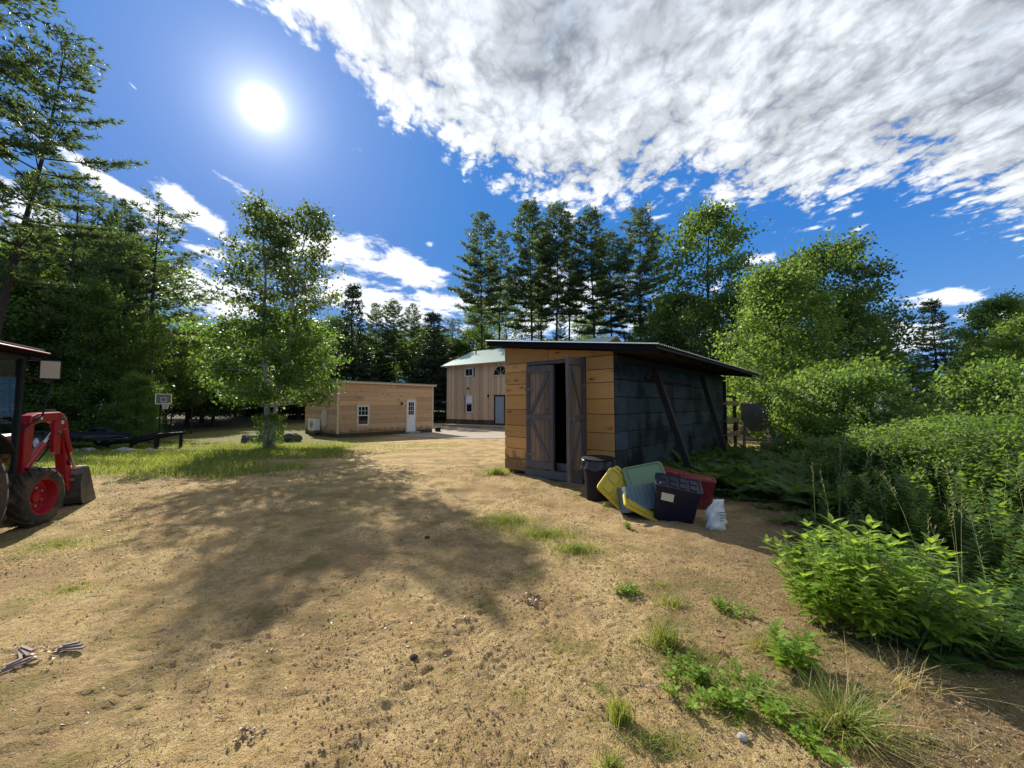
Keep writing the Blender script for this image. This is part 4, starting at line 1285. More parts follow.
for (xx, yy, s_, lb) in ((-12.6, 19.2, (.60, .45, .34), 'dark mossy boulder left of the birch trunks'), (-11.9, 19.6, (.45, .4, .75), 'upright dark rock just left of the birch trunks'),
                         (-11.2, 19.8, (.55, .5, .36), 'low grey boulder between the birch and the cabin')):
    o = boulder('boulder', (xx, yy, gz(xx, yy) + s_[2] * .35), s_, plain('dark_stone', (.07, .08, .06), .9, var=.4, bump=.6), 60 + int(xx * -3))
    tag(o, lb, 'boulder')
scr = ((-3.35, 2.42, 25, .34, 'long pale bark scrap at the left edge of the sand'), (-3.12, 2.58, -30, .26, 'reddish bark scrap across the pale scraps at the left edge'),
       (-3.0, 2.46, 60, .16, 'short splintered bark scrap at the left edge of the sand'), (-2.86, 2.62, 10, .18, 'small grey bark scrap right of the others at the left edge'))
for (xx, yy, rz, L, lb) in scr:
    b = MB()
    for k in range(3): b.box(-L / 2 + k * .02, L / 2 - k * .03, -.02 + k * .016, -.006 + k * .016, .004 + .006 * k, .014 + .008 * k, Matrix.Rotation(R(k * 7 - 7), 4, 'Z'))
    o = b.build('bark_scrap', M['bark_chip']); o.location = (xx, yy, gz(xx, yy) + .004); o.rotation_euler = (R(3), R(-4), R(rz)); tag(o, lb, 'bark scrap')
def leafpile(loc, n_, rad, lb, sz=.05):
    V = []; Fq = []
    for k in range(n_):
        a = sr.uniform(0, 6.28); r = rad * math.sqrt(sr.random()); cx_, cy_ = loc[0] + r * math.cos(a), loc[1] + r * math.sin(a) * .8
        L = sz * sr.uniform(.5, 1.2); w_ = L * .45; th = sr.uniform(0, 6.28); z = gz(cx_, cy_) + .006 + .014 * sr.random()
        M_ = Matrix.Translation((cx_, cy_, z)) @ Matrix.Rotation(th, 4, 'Z') @ Matrix.Rotation(sr.uniform(-.5, .5), 4, 'X') @ Matrix.Rotation(sr.uniform(-.5, .5), 4, 'Y')
        b = len(V)
        for q_ in ((0, -w_ / 2, .004), (L / 2, 0, 0), (0, w_ / 2, .004), (-L / 2, 0, 0)): V.append(tuple(M_ @ Vector(q_) - Vector(loc)))
        Fq.append((b, b + 1, b + 2, b + 3))
    o = link('leaf_heap', np_mesh('leaf_heap', V, Fq), M['litter']); o.location = loc; tag(o, lb, 'dead leaves')
leafpile((-1.27, 1.98, 0), 40, .07, 'small clump of curled grey leaves on the foreground sand', .035)
leafpile((.17, 3.25, 0), 70, .11, 'clump of dark dead leaves in the middle of the sand', .045)
leafpile((-3.0, 2.55, 0), 60, .16, 'scatter of purple brown leaf bits by the bark scraps', .04)
for (xx, yy, s_, lb) in ((-.62, 2.55, .022, 'small dark stone on the open sand left of centre'), (1.45, 1.75, .035, 'round pale stone at the bottom edge right of centre'), (1.10, 1.95, .022, 'white pebble in the weeds near the bottom right'),
                         (-1.0, 4.7, .028, 'dark egg-sized stone in the tree shadow')):
    o = boulder('stone', (xx, yy, gz(xx, yy) + s_ * .3), (s_ * 1.2, s_, s_ * .7), M['stone'] if 'dark' not in lb else M['bark_dark'], 80 + int(xx * 10), 2); tag(o, lb, 'stone')

# ------------------------------------------------------------------ vegetation builders
def unit(a): return a / np.maximum(np.linalg.norm(a, axis=-1, keepdims=True), 1e-9)
def leaf_arrays(P, D, N_, L, Wd):
    """one four-sided leaf per row: base P, direction D, face normal N"""
    L = np.asarray(L)[:, None]; Wd = np.asarray(Wd)[:, None]
    S_ = unit(np.cross(D, N_)); N2 = np.cross(S_, D)
    mid = P + D * L * .45 - N2 * L * .06
    V = np.stack([P, mid + S_ * Wd / 2, P + D * L - N2 * L * .10, mid - S_ * Wd / 2], 1).reshape(-1, 3)
    return V, np.arange(len(V)).reshape(-1, 4)
def rand_unit(n_, r, zbias=0.0):
    v = r.normal(size=(n_, 3)); v[:, 2] += zbias; return unit(v)

def broadleaf(name, H, base, rad, seed, leaf_m, bark_m, nlimb=34, per=420, lsz=.11, tr=.14, trunks=((0, 0),), clus=.30, prof=None, asc=.75, extra=None, dark_m=None, dark_from=None, sub=6):
    r = np.random.default_rng(seed); rp_ = random.Random(seed)
    prof = prof or (lambda t: (math.sin(math.pi * min(1, .18 + .82 * t) ** .9) ** .7))
    tb = MB(); cl = []
    for ti, (lx, ly) in enumerate(trunks):
        n_ = 9
        w1, w2 = rp_.uniform(0, 6), rp_.uniform(0, 6)
        path = [Vector((lx * (k / n_) ** 1.1 + .06 * math.sin(k * 1.3 + w1) * (k > 0) + ti * .2, ly * (k / n_) ** 1.1 + .06 * math.sin(k * 1.1 + w2) * (k > 0), H * .96 * k / n_ - .1 * (k == 0))) for k in range(n_ + 1)]
        sc = .8 if ti else 1
        tb.tube(path, [tr * sc * (1.25 if k == 0 else 1 - .88 * k / n_) for k in range(n_ + 1)], 9)
        def on(h):
            f = min(n_ - 1e-3, max(0, h / (H * .96) * n_)); i = int(f); return path[i].lerp(path[i + 1], f - i)
        nl = int(nlimb / len(trunks))
        for i in range(nl):
            t = (i + rp_.uniform(-.3, .3)) / nl; t = min(.985, max(0, t))
            h = H * (base + (.97 - base) * t)
            az = i * 2.399 + ti * 1.9 + rp_.uniform(-.4, .4)
            Ln = rad * prof(t) * rp_.uniform(.62, 1.08) + .15
            up = asc * (.35 + .9 * t) + rp_.uniform(-.15, .15)
            p0 = on(h * .97)
            pts = []
            for k in range(6):
                s_ = k / 5
                pts.append(p0 + Vector((math.cos(az) * Ln * s_, math.sin(az) * Ln * s_, Ln * up * (s_ - .45 * s_ * s_) * .8)) + Vector((rp_.uniform(-1, 1), rp_.uniform(-1, 1), rp_.uniform(-1, 1))) * .05 * Ln * s_)
            r0 = max(.008, tr * .42 * (1 - .8 * t))
            tb.tube(pts, [r0 * (1 - .85 * k / 5) for k in range(6)], 5, cap=False)
            for j in range(sub):
                s_ = .28 + .72 * (j + rp_.random()) / sub
                f = s_ * 5; i0 = min(4, int(f)); q0 = pts[i0].lerp(pts[i0 + 1], f - i0)
                a2 = az + rp_.choice((-1, 1)) * rp_.uniform(.3, 1.3)
                l2 = Ln * rp_.uniform(.22, .42) * (1.25 - .5 * s_) + .15
                q1 = q0 + Vector((math.cos(a2) * l2, math.sin(a2) * l2, l2 * rp_.uniform(-.15, .7)))
                tb.tube([q0, q0.lerp(q1, .5) + Vector((0, 0, .05 * l2)), q1], [r0 * .35, r0 * .22, r0 * .08], 3, cap=False)
                for s2 in (.5, .95):
                    q = q0.lerp(q1, s2)
                    cl.append((q.x, q.y, q.z, rp_.uniform(.6, 1.25)))
    if extra:
        for e in extra: cl.append(e)
    cl = np.array(cl)
    tot = int(per * nlimb)
    wgt = cl[:, 3] ** 2; ids = r.choice(len(cl), tot, p=wgt / wgt.sum())
    P = cl[ids, :3] + r.normal(size=(tot, 3)) * (clus * cl[ids, 3])[:, None] * np.array([1, 1, .62])
    Dv = unit(r.normal(size=(tot, 3)) + np.array([0, 0, -.35])); Nn = unit(r.normal(size=(tot, 3)) * .8 + np.array([0, 0, .7]))
    L = lsz * r.uniform(.45, 1.4, tot)
    tob = tb.build(name + '_trunk', bark_m, smooth=True)
    if dark_from is None:
        V, Fq = leaf_arrays(P, Dv, Nn, L, L * .72)
        me = np_mesh(name + '_crown', V, Fq); me.materials.append(leaf_m)
        return tob.data, [me], tob
    zc = P[:, 2] + r.normal(size=tot) * .35
    out = []
    for sel, m_ in ((zc < dark_from, leaf_m), ((zc >= dark_from) & (r.random(tot) < .48), dark_m)):
        V, Fq = leaf_arrays(P[sel], Dv[sel], Nn[sel], L[sel], L[sel] * .72)
        me = np_mesh(name + '_crown', V, Fq); me.materials.append(m_); out.append(me)
    return tob.data, out, tob

def conifer(name, H, base, rad, seed, kind='pine', tuft=.26, dens=1.0, tr=.17, leaf_m=None, oneside=None):
    r = random.Random(seed); rg = np.random.default_rng(seed)
    tb = MB(); tf = []
    n_ = 10; ph = r.uniform(0, 6)
    path = [Vector((.10 * math.sin(k * .6 + ph) * (k > 0), .10 * math.cos(k * .5 + ph) * (k > 0), H * k / n_ - .15 * (k == 0))) for k in range(n_ + 1)]
    tb.tube(path, [tr * (1.2 if k == 0 else 1 - .93 * k / n_) for k in range(n_ + 1)], 8)
    def on(h):
        f = min(n_ - 1e-3, h / H * n_); i = int(f); return path[i].lerp(path[i + 1], f - i)
    h = H * base; step = .62 if kind == 'pine' else .34
    while h < H - .15:
        t = (h - H * base) / (H * (1 - base))
        if kind == 'pine': Lp = rad * (min(1, .62 + t * 1.6) * (1 - t) ** .62 + .05)
        else: Lp = rad * ((1 - t) ** .9 + .03)
        nb = r.choice((3, 4, 5)) if kind == 'pine' else r.choice((5, 6, 7))
        a0 = r.uniform(0, 6.28)
        for k in range(nb):
            az = a0 + k * 6.283 / nb + r.uniform(-.25, .25)
            Ln = Lp * (r.uniform(.45, 1.12) if kind == 'pine' else r.uniform(.8, 1.08)) + .12
            if oneside is not None: Ln *= .72 + .5 * math.cos(az - oneside)
            p0 = on(h + r.uniform(-.1, .1))
            if kind == 'pine': rise = lambda s_: Ln * ((.02 + .55 * t) * s_ + .13 * s_ * s_)
            else: rise = lambda s_: Ln * (-.30 * s_ + .18 * s_ * s_ + .5 * t * s_)
            pts = [p0 + Vector((math.cos(az) * Ln * s_, math.sin(az) * Ln * s_, rise(s_))) for s_ in (0, .33, .66, 1)]
            r0 = tr * .26 * (1 - .75 * t)
            tb.tube(pts, [r0, r0 * .7, r0 * .4, r0 * .12], 4, cap=False)
            m_ = max(3, int(Ln * (5.2 if kind == 'pine' else 7) * dens))
            for j in range(m_):
                s_ = (.30 if kind == 'pine' else .10) + (.72 if kind == 'pine' else .92) * (j + r.random()) / m_
                f = min(2.999, s_ * 3); i0 = int(f); q0 = pts[i0].lerp(pts[i0 + 1], f - i0)
                sl_ = Ln * (.34 if kind == 'pine' else .30) * (1.15 - s_) + .12
                for sg in (-1, 1):
                    a2 = az + sg * r.uniform(.5, 1.2)
                    nn_ = max(1, int(sl_ / .22))
                    for q in range(nn_):
                        e = (q + r.random()) / nn_ * sl_
                        tf.append((q0.x + math.cos(a2) * e, q0.y + math.sin(a2) * e, q0.z + (e * .12 if kind == 'pine' else -e * .12) + r.uniform(-.04, .06), math.cos(a2), math.sin(a2)))
        h += step * r.uniform(.75, 1.3) * (1 if kind != 'pine' else (1.15 - .45 * t))
    p = path[-1]
    for q in range(8): tf.append((p.x + r.uniform(-.05, .05), p.y + r.uniform(-.05, .05), p.z - .1 * q, r.uniform(-1, 1), r.uniform(-1, 1)))
    tf = np.array(tf); nb_ = 9 if kind == 'pine' else 7
    P = np.repeat(tf[:, :3], nb_, 0); D0 = np.repeat(np.stack([tf[:, 3], tf[:, 4], np.full(len(tf), .45 if kind == 'pine' else 0)], 1), nb_, 0)
    tot = len(P)
    Dv = unit(D0 * .7 + rg.normal(size=(tot, 3)) * np.array([.75, .75, .42])); Nn = rand_unit(tot, rg)
    L = tuft * rg.uniform(.7, 1.2, tot)
    V, Fq = leaf_arrays(P, Dv, Nn, L, L * (.20 if kind == 'pine' else .24))
    me = np_mesh(name + '_crown', V, Fq); me.materials.append(leaf_m or M['needle'])
    tob = tb.build(name + '_trunk', M['bark_pine'], smooth=True)
    return tob.data, [me], tob

PROTO = {}
def register(key, H, res):
    td, crowns, tob = res
    bpy.data.objects.remove(tob)
    PROTO[key] = (H, td, crowns)
def plant_tree(key, name, label, cat, x, y, H, rotz, group=None, wide=1.0, lean=None, zoff=-.05):
    H0, td, crowns = PROTO[key]
    s_ = H / H0
    e = thing(name, label, cat, (x, y, gz(x, y) + zoff), rotz, group)
    e.scale = (s_ * wide, s_ * wide, s_)
    if lean: e.rotation_euler = (lean[0], lean[1], rotz)
    t = bpy.data.objects.new('trunk', td); C.objects.link(t); t.parent = e
    for c in crowns:
        o = bpy.data.objects.new('crown', c); C.objects.link(o); o.parent = e
    return e

pl = lambda t: max(.12, math.sin(math.pi * (t * .86 + .12)) ** .8)
register('leafyA', 12, broadleaf('leafyA', 12, .22, 2.7, 101, M['leaf_mid'], M['bark_dark'], nlimb=40, per=330, lsz=.17, prof=pl, clus=.34))
register('leafyB', 12, broadleaf('leafyB', 12, .12, 2.5, 102, M['leaf_dark'], M['bark_dark'], nlimb=42, per=300, lsz=.18, prof=pl, clus=.36, asc=.95))
register('slim', 12, broadleaf('slim', 12, .34, 1.9, 103, M['leaf_mid'], M['bark_dark'], nlimb=30, per=260, lsz=.16, prof=pl, clus=.34, tr=.10, asc=1.0))
register('bright', 8, broadleaf('bright', 8, .05, 2.5, 104, M['leaf_bright'], M['bark_dark'], nlimb=46, per=620, lsz=.12, prof=lambda t: max(.15, (1 - t) ** .5 * min(1, .6 + t * 2)), clus=.26, tr=.09, asc=1.1))
register('maple', 10, broadleaf('maple', 10, .12, 3.2, 105, M['leaf_dark'], M['bark_dark'], nlimb=46, per=640, lsz=.15, prof=pl, clus=.34, asc=.9))
register('shrub', 2.4, broadleaf('shrub', 2.4, .04, 1.25, 106, M['leaf_mid'], M['bark_dark'], nlimb=22, per=330, lsz=.085, prof=lambda t: max(.3, math.sin(math.pi * (t * .7 + .25))), clus=.17, tr=.025, asc=1.2, trunks=((.3, .1), (-.35, .2))))
register('shrub_bright', 2.4, broadleaf('shrub_bright', 2.4, .04, 1.2, 107, M['leaf_bright'], M['bark_dark'], nlimb=22, per=330, lsz=.085, prof=lambda t: max(.3, math.sin(math.pi * (t * .7 + .25))), clus=.17, tr=.025, asc=1.2, trunks=((.2, -.2), (-.3, .1))))
register('pineA', 22, conifer('pineA', 22, .46, 3.5, 201, 'pine', tuft=.34, dens=.85))
register('pineB', 22, conifer('pineB', 22, .52, 3.0, 202, 'pine', tuft=.34, dens=.8))
register('pineC', 22, conifer('pineC', 22, .34, 4.0, 203, 'pine', tuft=.36, dens=.8))
register('pineD', 22, conifer('pineD', 22, .42, 3.6, 210, 'pine', tuft=.35, dens=.95))
register('pineE', 22, conifer('pineE', 22, .50, 3.7, 211, 'pine', tuft=.33, dens=.9))
register('pine_full', 12, conifer('pine_full', 12, .28, 3.2, 204, 'pine', tuft=.26, dens=.8, tr=.14))
register('tall_pine', 17, conifer('tall_pine', 17, .40, 4.3, 205, 'pine', tuft=.25, dens=.95, tr=.20))
register('spruce', 9, conifer('spruce', 9, .06, 1.9, 206, 'spruce', tuft=.24, tr=.10, leaf_m=M['needle_spruce']))

# birch by the drive, two trunks
bx, by = -9.95, 15.9
register('birch', 10.6, broadleaf('birch', 10.6, .16, 2.25, 110, M['birch_leaf'], M['birch_bark'], nlimb=90, per=580, lsz=.12, clus=.21, tr=.11, trunks=((-.45, .1), (1.15, -.1)),
         prof=lambda t: .98 if t < .32 else max(.10, .80 * (1 - .86 * ((t - .32) / .68) ** 1.5)), asc=.8, dark_m=M['birch_dark'], dark_from=5.4))
birch = plant_tree('birch', 'birch_tree', 'two-stemmed birch with pale bark and yellow green lower leaves before the cabin', 'tree', bx, by, 10.6, .3, wide=1.0)
for c in birch.children:
    if c.name.startswith('crown') and c.data.materials[0] == M['birch_dark']: c['label'] = 'dark upper crown with sky showing through'
plant_tree('shrub_bright', 'shrub', 'low leafy shrub of suckers round the foot of the birch', 'shrub', bx + .15, by - .2, 1.35, 1.0, wide=.75)

# tall leaning pine at the left edge
plant_tree('tall_pine', 'pine_tree', 'tall leaning pine with a bare lower trunk at the left edge', 'tree', -18.1, 13.2, 14.9, 0, lean=(0, R(8.5)), wide=.82)
plant_tree('tall_pine', 'pine_tree', 'pine at the top left corner showing only branch tips', 'tree', -17.2, 10.0, 17.5, 2.2)
for i, (px, Yd, ty, key, wd, lb) in enumerate((
        (62, 19, 178, 'pine_full', 1.0, 'broad dark pine with layered branches right of the leaning pine'),
        (150, 24, 203, 'pine_full', 1.15, 'shapely pine with drooping side branches standing left of the birch'),
        (112, 23, 200, 'pineC', .8, 'thin-crowned pine between the broad dark pine and the shapely pine'),
        (20, 18, 250, 'leafyA', 1.1, 'leafy green tree behind the tractor cab'),
        (-30, 17, 230, 'leafyB', 1.1, 'leafy tree cut by the left edge of the picture'))):
    plant_tree(key, 'pine_tree' if 'pine' in key else 'leafy_tree', lb, 'tree', at(px, Yd), Yd, zat(ty, Yd) + .3, i * 1.7, wide=wd)
for k, px in enumerate((22, 48, 74, 92, 118, 150)):
    plant_tree('slim', 'slim_tree', ('slender leafy tree right behind the tractor mirror', 'slender leafy tree above the loader arm', 'slender leafy tree above the trailer bed', 'slender leafy tree left of the bright small one', 'slender leafy tree behind the bright small one', 'slender leafy tree just left of the hoop pole')[k], 'tree', at(px, 18.5 + (k % 3)), 18.5 + (k % 3), zat(262 + (k * 37) % 50, 19), k * 1.3, wide=.8)
# the wood at the left, many thin trees one behind another
fr = random.Random(77)
wood_lb = 'thin dark tree standing among many alike in the left wood behind the trailer'
for k in range(20):
    px = -190 + 385 * (k + fr.random()) / 20
    Yd = fr.uniform(19, 30) if px < 110 else fr.uniform(26, 36)
    ty = fr.uniform(225, 320) if px < 125 else fr.uniform(318, 350)
    key = fr.choice(('slim', 'leafyA', 'slim', 'slim', 'leafyB'))
    plant_tree(key, 'leafy_tree', wood_lb, 'tree', at(px, Yd), Yd, zat(ty, Yd) + .3, fr.uniform(0, 6.28), 'trees of the left wood', wide=fr.uniform(.85, 1.25))
for k in range(8):
    px = -150 + 395 * (k + fr.random()) / 8
    Yd = fr.uniform(33, 44)
    plant_tree(fr.choice(('spruce', 'pine_full', 'maple')), 'dark_tree', 'dense dark tree closing the back of the left wood', 'tree', at(px, Yd), Yd, zat(fr.uniform(325, 350), Yd) + .3, fr.uniform(0, 6.28), 'dark trees at the back of the left wood', wide=fr.uniform(1.1, 1.5))
plant_tree('bright', 'leafy_tree', 'small sunlit leafy tree beside the basketball hoop', 'tree', at(138, 18.6), 18.6, 3.4, 2.0, wide=1.0)
plant_tree('shrub_bright', 'shrub', 'low bright shrub at the wood edge right of the trailer wheel', 'shrub', at(112, 19), 19, 1.7, .4, wide=1.1)
for k in range(9):
    px = -60 + 22 * k; Yd = 19.5 + fr.uniform(-.8, 1.5)
    plant_tree('shrub', 'shrub', 'dark understorey shrub along the front of the left wood', 'shrub', at(px, Yd), Yd, fr.uniform(1.6, 3.0), fr.uniform(0, 6), 'understorey shrubs before the left wood', wide=1.2)
for (px, Yd, ty, lb) in ((188, 31, 338, 'dense dark tree filling the gap left of the birch crown'), (214, 33, 342, 'dense dark tree half hidden by the left side of the birch'), (166, 30, 330, 'dense dark tree right above the basketball hoop')):
    plant_tree('maple', 'dark_tree', lb, 'tree', at(px, Yd), Yd, zat(ty, Yd) + .3, px, wide=1.35)
# trees between the birch and the house, beyond the cabin
for i, (px, Yd, ty, key, wd, lb) in enumerate((
        (352, 44, 283, 'spruce', 1.0, 'tall open spruce rising right behind the birch crown'),
        (375, 50, 303, 'pineC', 1.0, 'dark pine over the left half of the cabin roof'),
        (393, 47, 300, 'pineE', 1.0, 'dark pine over the middle of the cabin roof'),
        (411, 52, 304, 'pineC', 1.0, 'dark pine left of two more above the cabin door'),
        (432, 46, 312, 'spruce', 1.5, 'broad dark spruce between the cabin and the house'),
        (452, 55, 318, 'pine_full', 1.1, 'dark pine just left of the house roof'),
        (335, 52, 315, 'leafyB', 1.3, 'dark tree behind the left corner of the cabin'),
        (300, 48, 318, 'maple', 1.2, 'broad dark tree behind the lower birch crown'),
        (258, 46, 322, 'maple', 1.3, 'broad dark tree behind the left side of the birch crown'))):
    plant_tree(key, 'conifer_tree' if key in ('spruce', 'pineC', 'pine_full', 'pineE', 'pineD') else 'leafy_tree', lb, 'tree', at(px, Yd), Yd, zat(ty, Yd) + .35, i * 2.1, wide=wd)
for k in range(22):
    px = 235 + 245 * (k + fr.random()) / 22; Yd = fr.uniform(50, 64)
    plant_tree(fr.choice(('slim', 'leafyB', 'spruce', 'leafyA')), 'leafy_tree', 'tree in the far wood line seen under and between the nearer trees', 'tree', at(px, Yd), Yd, zat(fr.uniform(318, 352), Yd) + .35, fr.uniform(0, 6.28), 'trees of the far wood line', wide=fr.uniform(1.2, 1.7))
# the row of tall pines behind the house and shed
for i, (px, Yd, ty, key, lb) in enumerate((
        (481, 44, 214, 'pineA', 'tall pine at the left end of the row above the house roof'),
        (500, 47, 231, 'pineB', 'tall slim pine second from the left in the row above the house'),
        (531, 44, 204, 'pineD', 'tall pine with the highest top in the left half of the row'),
        (541, 49, 226, 'pineB', 'slim pine tucked behind the highest pine of the row'),
        (557, 44, 206, 'pineE', 'tall pine in the middle of the row above the shed roof'),
        (570, 48, 228, 'pineB', 'slim pine just right of the middle of the row'),
        (594, 43, 211, 'pineD', 'tall slightly curved pine right of the middle of the row'),
        (612, 50, 232, 'pineE', 'slim pine in the gap before the broad right pine'),
        (643, 41, 208, 'pineC', 'broad tall pine at the right end of the row'))):
    plant_tree(key, 'pine_tree', lb, 'tree', at(px, Yd), Yd, zat(ty, Yd) + .35, i * 1.3 + .5, wide=1.0 if key != 'pineC' else 1.1)
for k in range(8):
    px = 470 + 200 * (k + fr.random()) / 8; Yd = fr.uniform(52, 62)
    plant_tree(fr.choice(('slim', 'pineB')), 'slim_tree', 'thin background tree glimpsed between the tall pine trunks', 'tree', at(px, Yd), Yd, zat(fr.uniform(270, 318), Yd) + .35, fr.uniform(0, 6.28), 'thin trees behind the pine row', wide=.8)
for k in range(13):
    px = 455 + 300 * (k + fr.random()) / 13; Yd = fr.uniform(50, 60)
    plant_tree(fr.choice(('spruce', 'maple', 'leafyB')), 'low_tree', 'low dark tree seen under the crowns of the tall pines', 'tree', at(px, Yd), Yd, zat(fr.uniform(336, 350), Yd) + .35, fr.uniform(0, 6.28), 'low trees under the pine row', wide=1.6)
# right half
for i, (px, Yd, ty, key, wd, nm, lb) in enumerate((
        (712, 30, 200, 'leafyA', .95, 'leafy_tree', 'tall dark green leafy tree right of the pine row'),
        (688, 32, 292, 'maple', 1.0, 'leafy_tree', 'low dark leafy tree directly behind the shed roof'),
        (735, 26, 290, 'maple', .9, 'leafy_tree', 'dark leafy tree between the tall leafy tree and the bright one'),
        (668, 36, 305, 'leafyB', 1.2, 'leafy_tree', 'dark leafy tree under the broad right pine'),
        (782, 16.5, 268, 'bright', 1.1, 'leafy_tree', 'sunlit yellow green tree at the far corner of the shed'),
        (848, 17.5, 298, 'leafyA', 1.1, 'leafy_tree', 'broad mid green tree filling the gap right of the sunlit tree'),
        (828, 20, 244, 'maple', .95, 'leafy_tree', 'tall dark leafy tree with an uneven top behind the sunlit tree'),
        (800, 19, 256, 'leafyA', .9, 'leafy_tree', 'green leafy tree between the sunlit and the uneven-topped tree'),
        (866, 18.5, 312, 'leafyA', 1.0, 'leafy_tree', 'rounded green tree sloping down to the right of the uneven-topped tree'),
        (892, 19.5, 352, 'maple', 1.1, 'leafy_tree', 'low rounded tree left of the lone spruce'),
        (936, 27, 300, 'spruce', 1.1, 'spruce_tree', 'lone dark pointed spruce against the sky at the right'),
        (963, 26, 352, 'spruce', 1.5, 'spruce_tree', 'small dark spruce right of the lone pointed one'),
        (1000, 19, 298, 'bright', .9, 'leafy_tree', 'leafy tree with an open top near the right edge'),
        (1032, 20, 298, 'leafyB', 1.0, 'leafy_tree', 'darker leafy tree cut by the right edge of the picture'),
        (984, 24, 340, 'bright', 1.0, 'leafy_tree', 'lighter green tree between the small spruce and the right edge'),
        (1030, 12, 322, 'bright', 1.0, 'leafy_tree', 'bright young tree leaning in from the right edge'),
        (1075, 13, 300, 'leafyA', .9, 'leafy_tree', 'near leafy tree just off the right edge'))):
    plant_tree(key, nm, lb, 'tree', at(px, Yd), Yd, zat(ty, Yd) + .3, i * 1.9 + .3, wide=wd)
for k in range(18):
    px = 750 + 420 * (k + fr.random()) / 18; Yd = fr.uniform(24, 34)
    plant_tree(fr.choice(('leafyB', 'maple', 'leafyA')), 'low_tree', 'tree of the low wood behind the weeds at the right', 'tree', at(px, Yd), Yd, zat(fr.uniform(376, 392), Yd) + .3, fr.uniform(0, 6.28), 'trees of the low right wood', wide=1.5)
# shrubs standing over the weeds
for i, (px, Yd, ty, key, wd, lb) in enumerate((
        (806, 12.6, 388, 'shrub_bright', 1.0, 'pale green shrub just right of the metal hopper'),
        (838, 11.5, 384, 'shrub_bright', 1.0, 'pale leafy shrub at the foot of the sunlit tree'),
        (845, 13.5, 372, 'shrub', 1.2, 'darker shrub between the pale leafy shrubs'),
        (885, 11.0, 415, 'shrub_bright', 1.0, 'pale flowering shrub in the middle of the weeds'),
        (925, 12.5, 418, 'shrub', 1.1, 'mid green shrub left of the small spruce'),
        (965, 11.5, 425, 'shrub', 1.1, 'mid green shrub below the small spruce'),
        (1018, 8.6, 378, 'shrub_bright', .9, 'sunlit shrub leaning in at the right edge'),
        (1075, 7.5, 405, 'shrub_bright', .9, 'near bright shrub cut by the right edge')
)):
    plant_tree(key, 'shrub', lb, 'shrub', at(px, Yd), Yd, zat(ty, Yd) + .35, i * 1.1, wide=wd)
EDGE = [(3.1, 8.6), (3.5, 7.2), (3.75, 6.3), (3.55, 5.2), (3.15, 4.3), (2.75, 3.4), (2.65, 2.7), (3.1, 2.05), (4.2, 1.5), (7, 1.1), (14, .6)]
def inside_weeds(x, y):
    """signed distance in metres to the right of the weed edge"""
    best = 1e9; sgn = 1
    for (a, b) in zip(EDGE[:-1], EDGE[1:]):
        dx, dy = b[0] - a[0], b[1] - a[1]; L2 = dx * dx + dy * dy
        t = max(0, min(1, ((x - a[0]) * dx + (y - a[1]) * dy) / L2))
        ex, ey = x - a[0] - dx * t, y - a[1] - dy * t; d = math.hypot(ex, ey)
        if d < best: best = d; sgn = 1 if (dx * ey - dy * ex) > 0 else -1
    return best * sgn
def in_shed(x, y, pad=.15):
    c, s_ = math.cos(-SA), math.sin(-SA); dx, dy = x - 1.95, y - 7.45
    lx, ly = c * dx - s_ * dy, s_ * dx + c * dy
    return (-3.2 < lx < pad and -.2 < ly < 9.7), lx, ly
k = 0
shr = random.Random(55)
while k < 22:
    yy = shr.uniform(5.5, 12.5); xx = shr.uniform(4, 4 + yy * .95)
    if inside_weeds(xx, yy) < 1.6 or in_shed(xx, yy, 2.6)[0] or .54 < xx / yy < .69: continue
    plant_tree(shr.choice(('shrub', 'shrub', 'shrub_bright')), 'shrub', 'low leafy shrub growing up among the weeds right of the shed', 'shrub', xx, yy, shr.uniform(.8, 1.45), shr.uniform(0, 6), 'low shrubs among the weeds', wide=1.35)
    k += 1
rgf = np.random.default_rng(5)
P = []
for (px, Yd, zc, n_) in ((880, 10.7, 1.55, 40), (912, 11.0, 1.35, 26), (800, 11.3, 1.9, 14)):
    for k in range(n_): P.append((at(px, Yd) + rgf.normal() * .45, Yd + rgf.normal() * .3, zc + rgf.normal() * .25))
P = np.repeat(np.array(P), 14, 0) + rgf.normal(size=(len(P) * 14, 3)) * .035
V, Fq = leaf_arrays(P, rand_unit(len(P), rgf), rand_unit(len(P), rgf), np.full(len(P), .03), np.full(len(P), .03))
tag(link('blossom', np_mesh('blossom', V, Fq), M['flower']), 'creamy blossom heads on the pale flowering shrub', 'blossom', kind='stuff')

# ------------------------------------------------------------------ weeds: plant arrays scattered into one mass
def weed_plant(seed, h=.9, n_=15, leaf=.12, narrow=.34, arch=.15, pairs=True):
    """upright stem with leaves up its length; returns leaf arrays"""
    r = np.random.default_rng(seed)
    P = []; Dv = []; Nn = []; L = []
    for k in range(n_):
        t = .15 + .85 * k / n_
        for j in range(3 if pairs else 2):
            a = k * 2.4 + j * 2.1 + r.normal() * .2
            P.append((arch * t * t + r.normal() * .01, r.normal() * .01, h * t))
            up = .15 + .7 * t ** 3 + r.normal() * .15
            Dv.append((math.cos(a), math.sin(a), up)); Nn.append((-math.cos(a) * up * .6, -math.sin(a) * up * .6, 1)); L.append(leaf * (1.15 - .45 * t) * r.uniform(.8, 1.2))
    L = np.array(L); return leaf_arrays(np.array(P), unit(np.array(Dv)), unit(np.array(Nn)), L, L * narrow)[0]
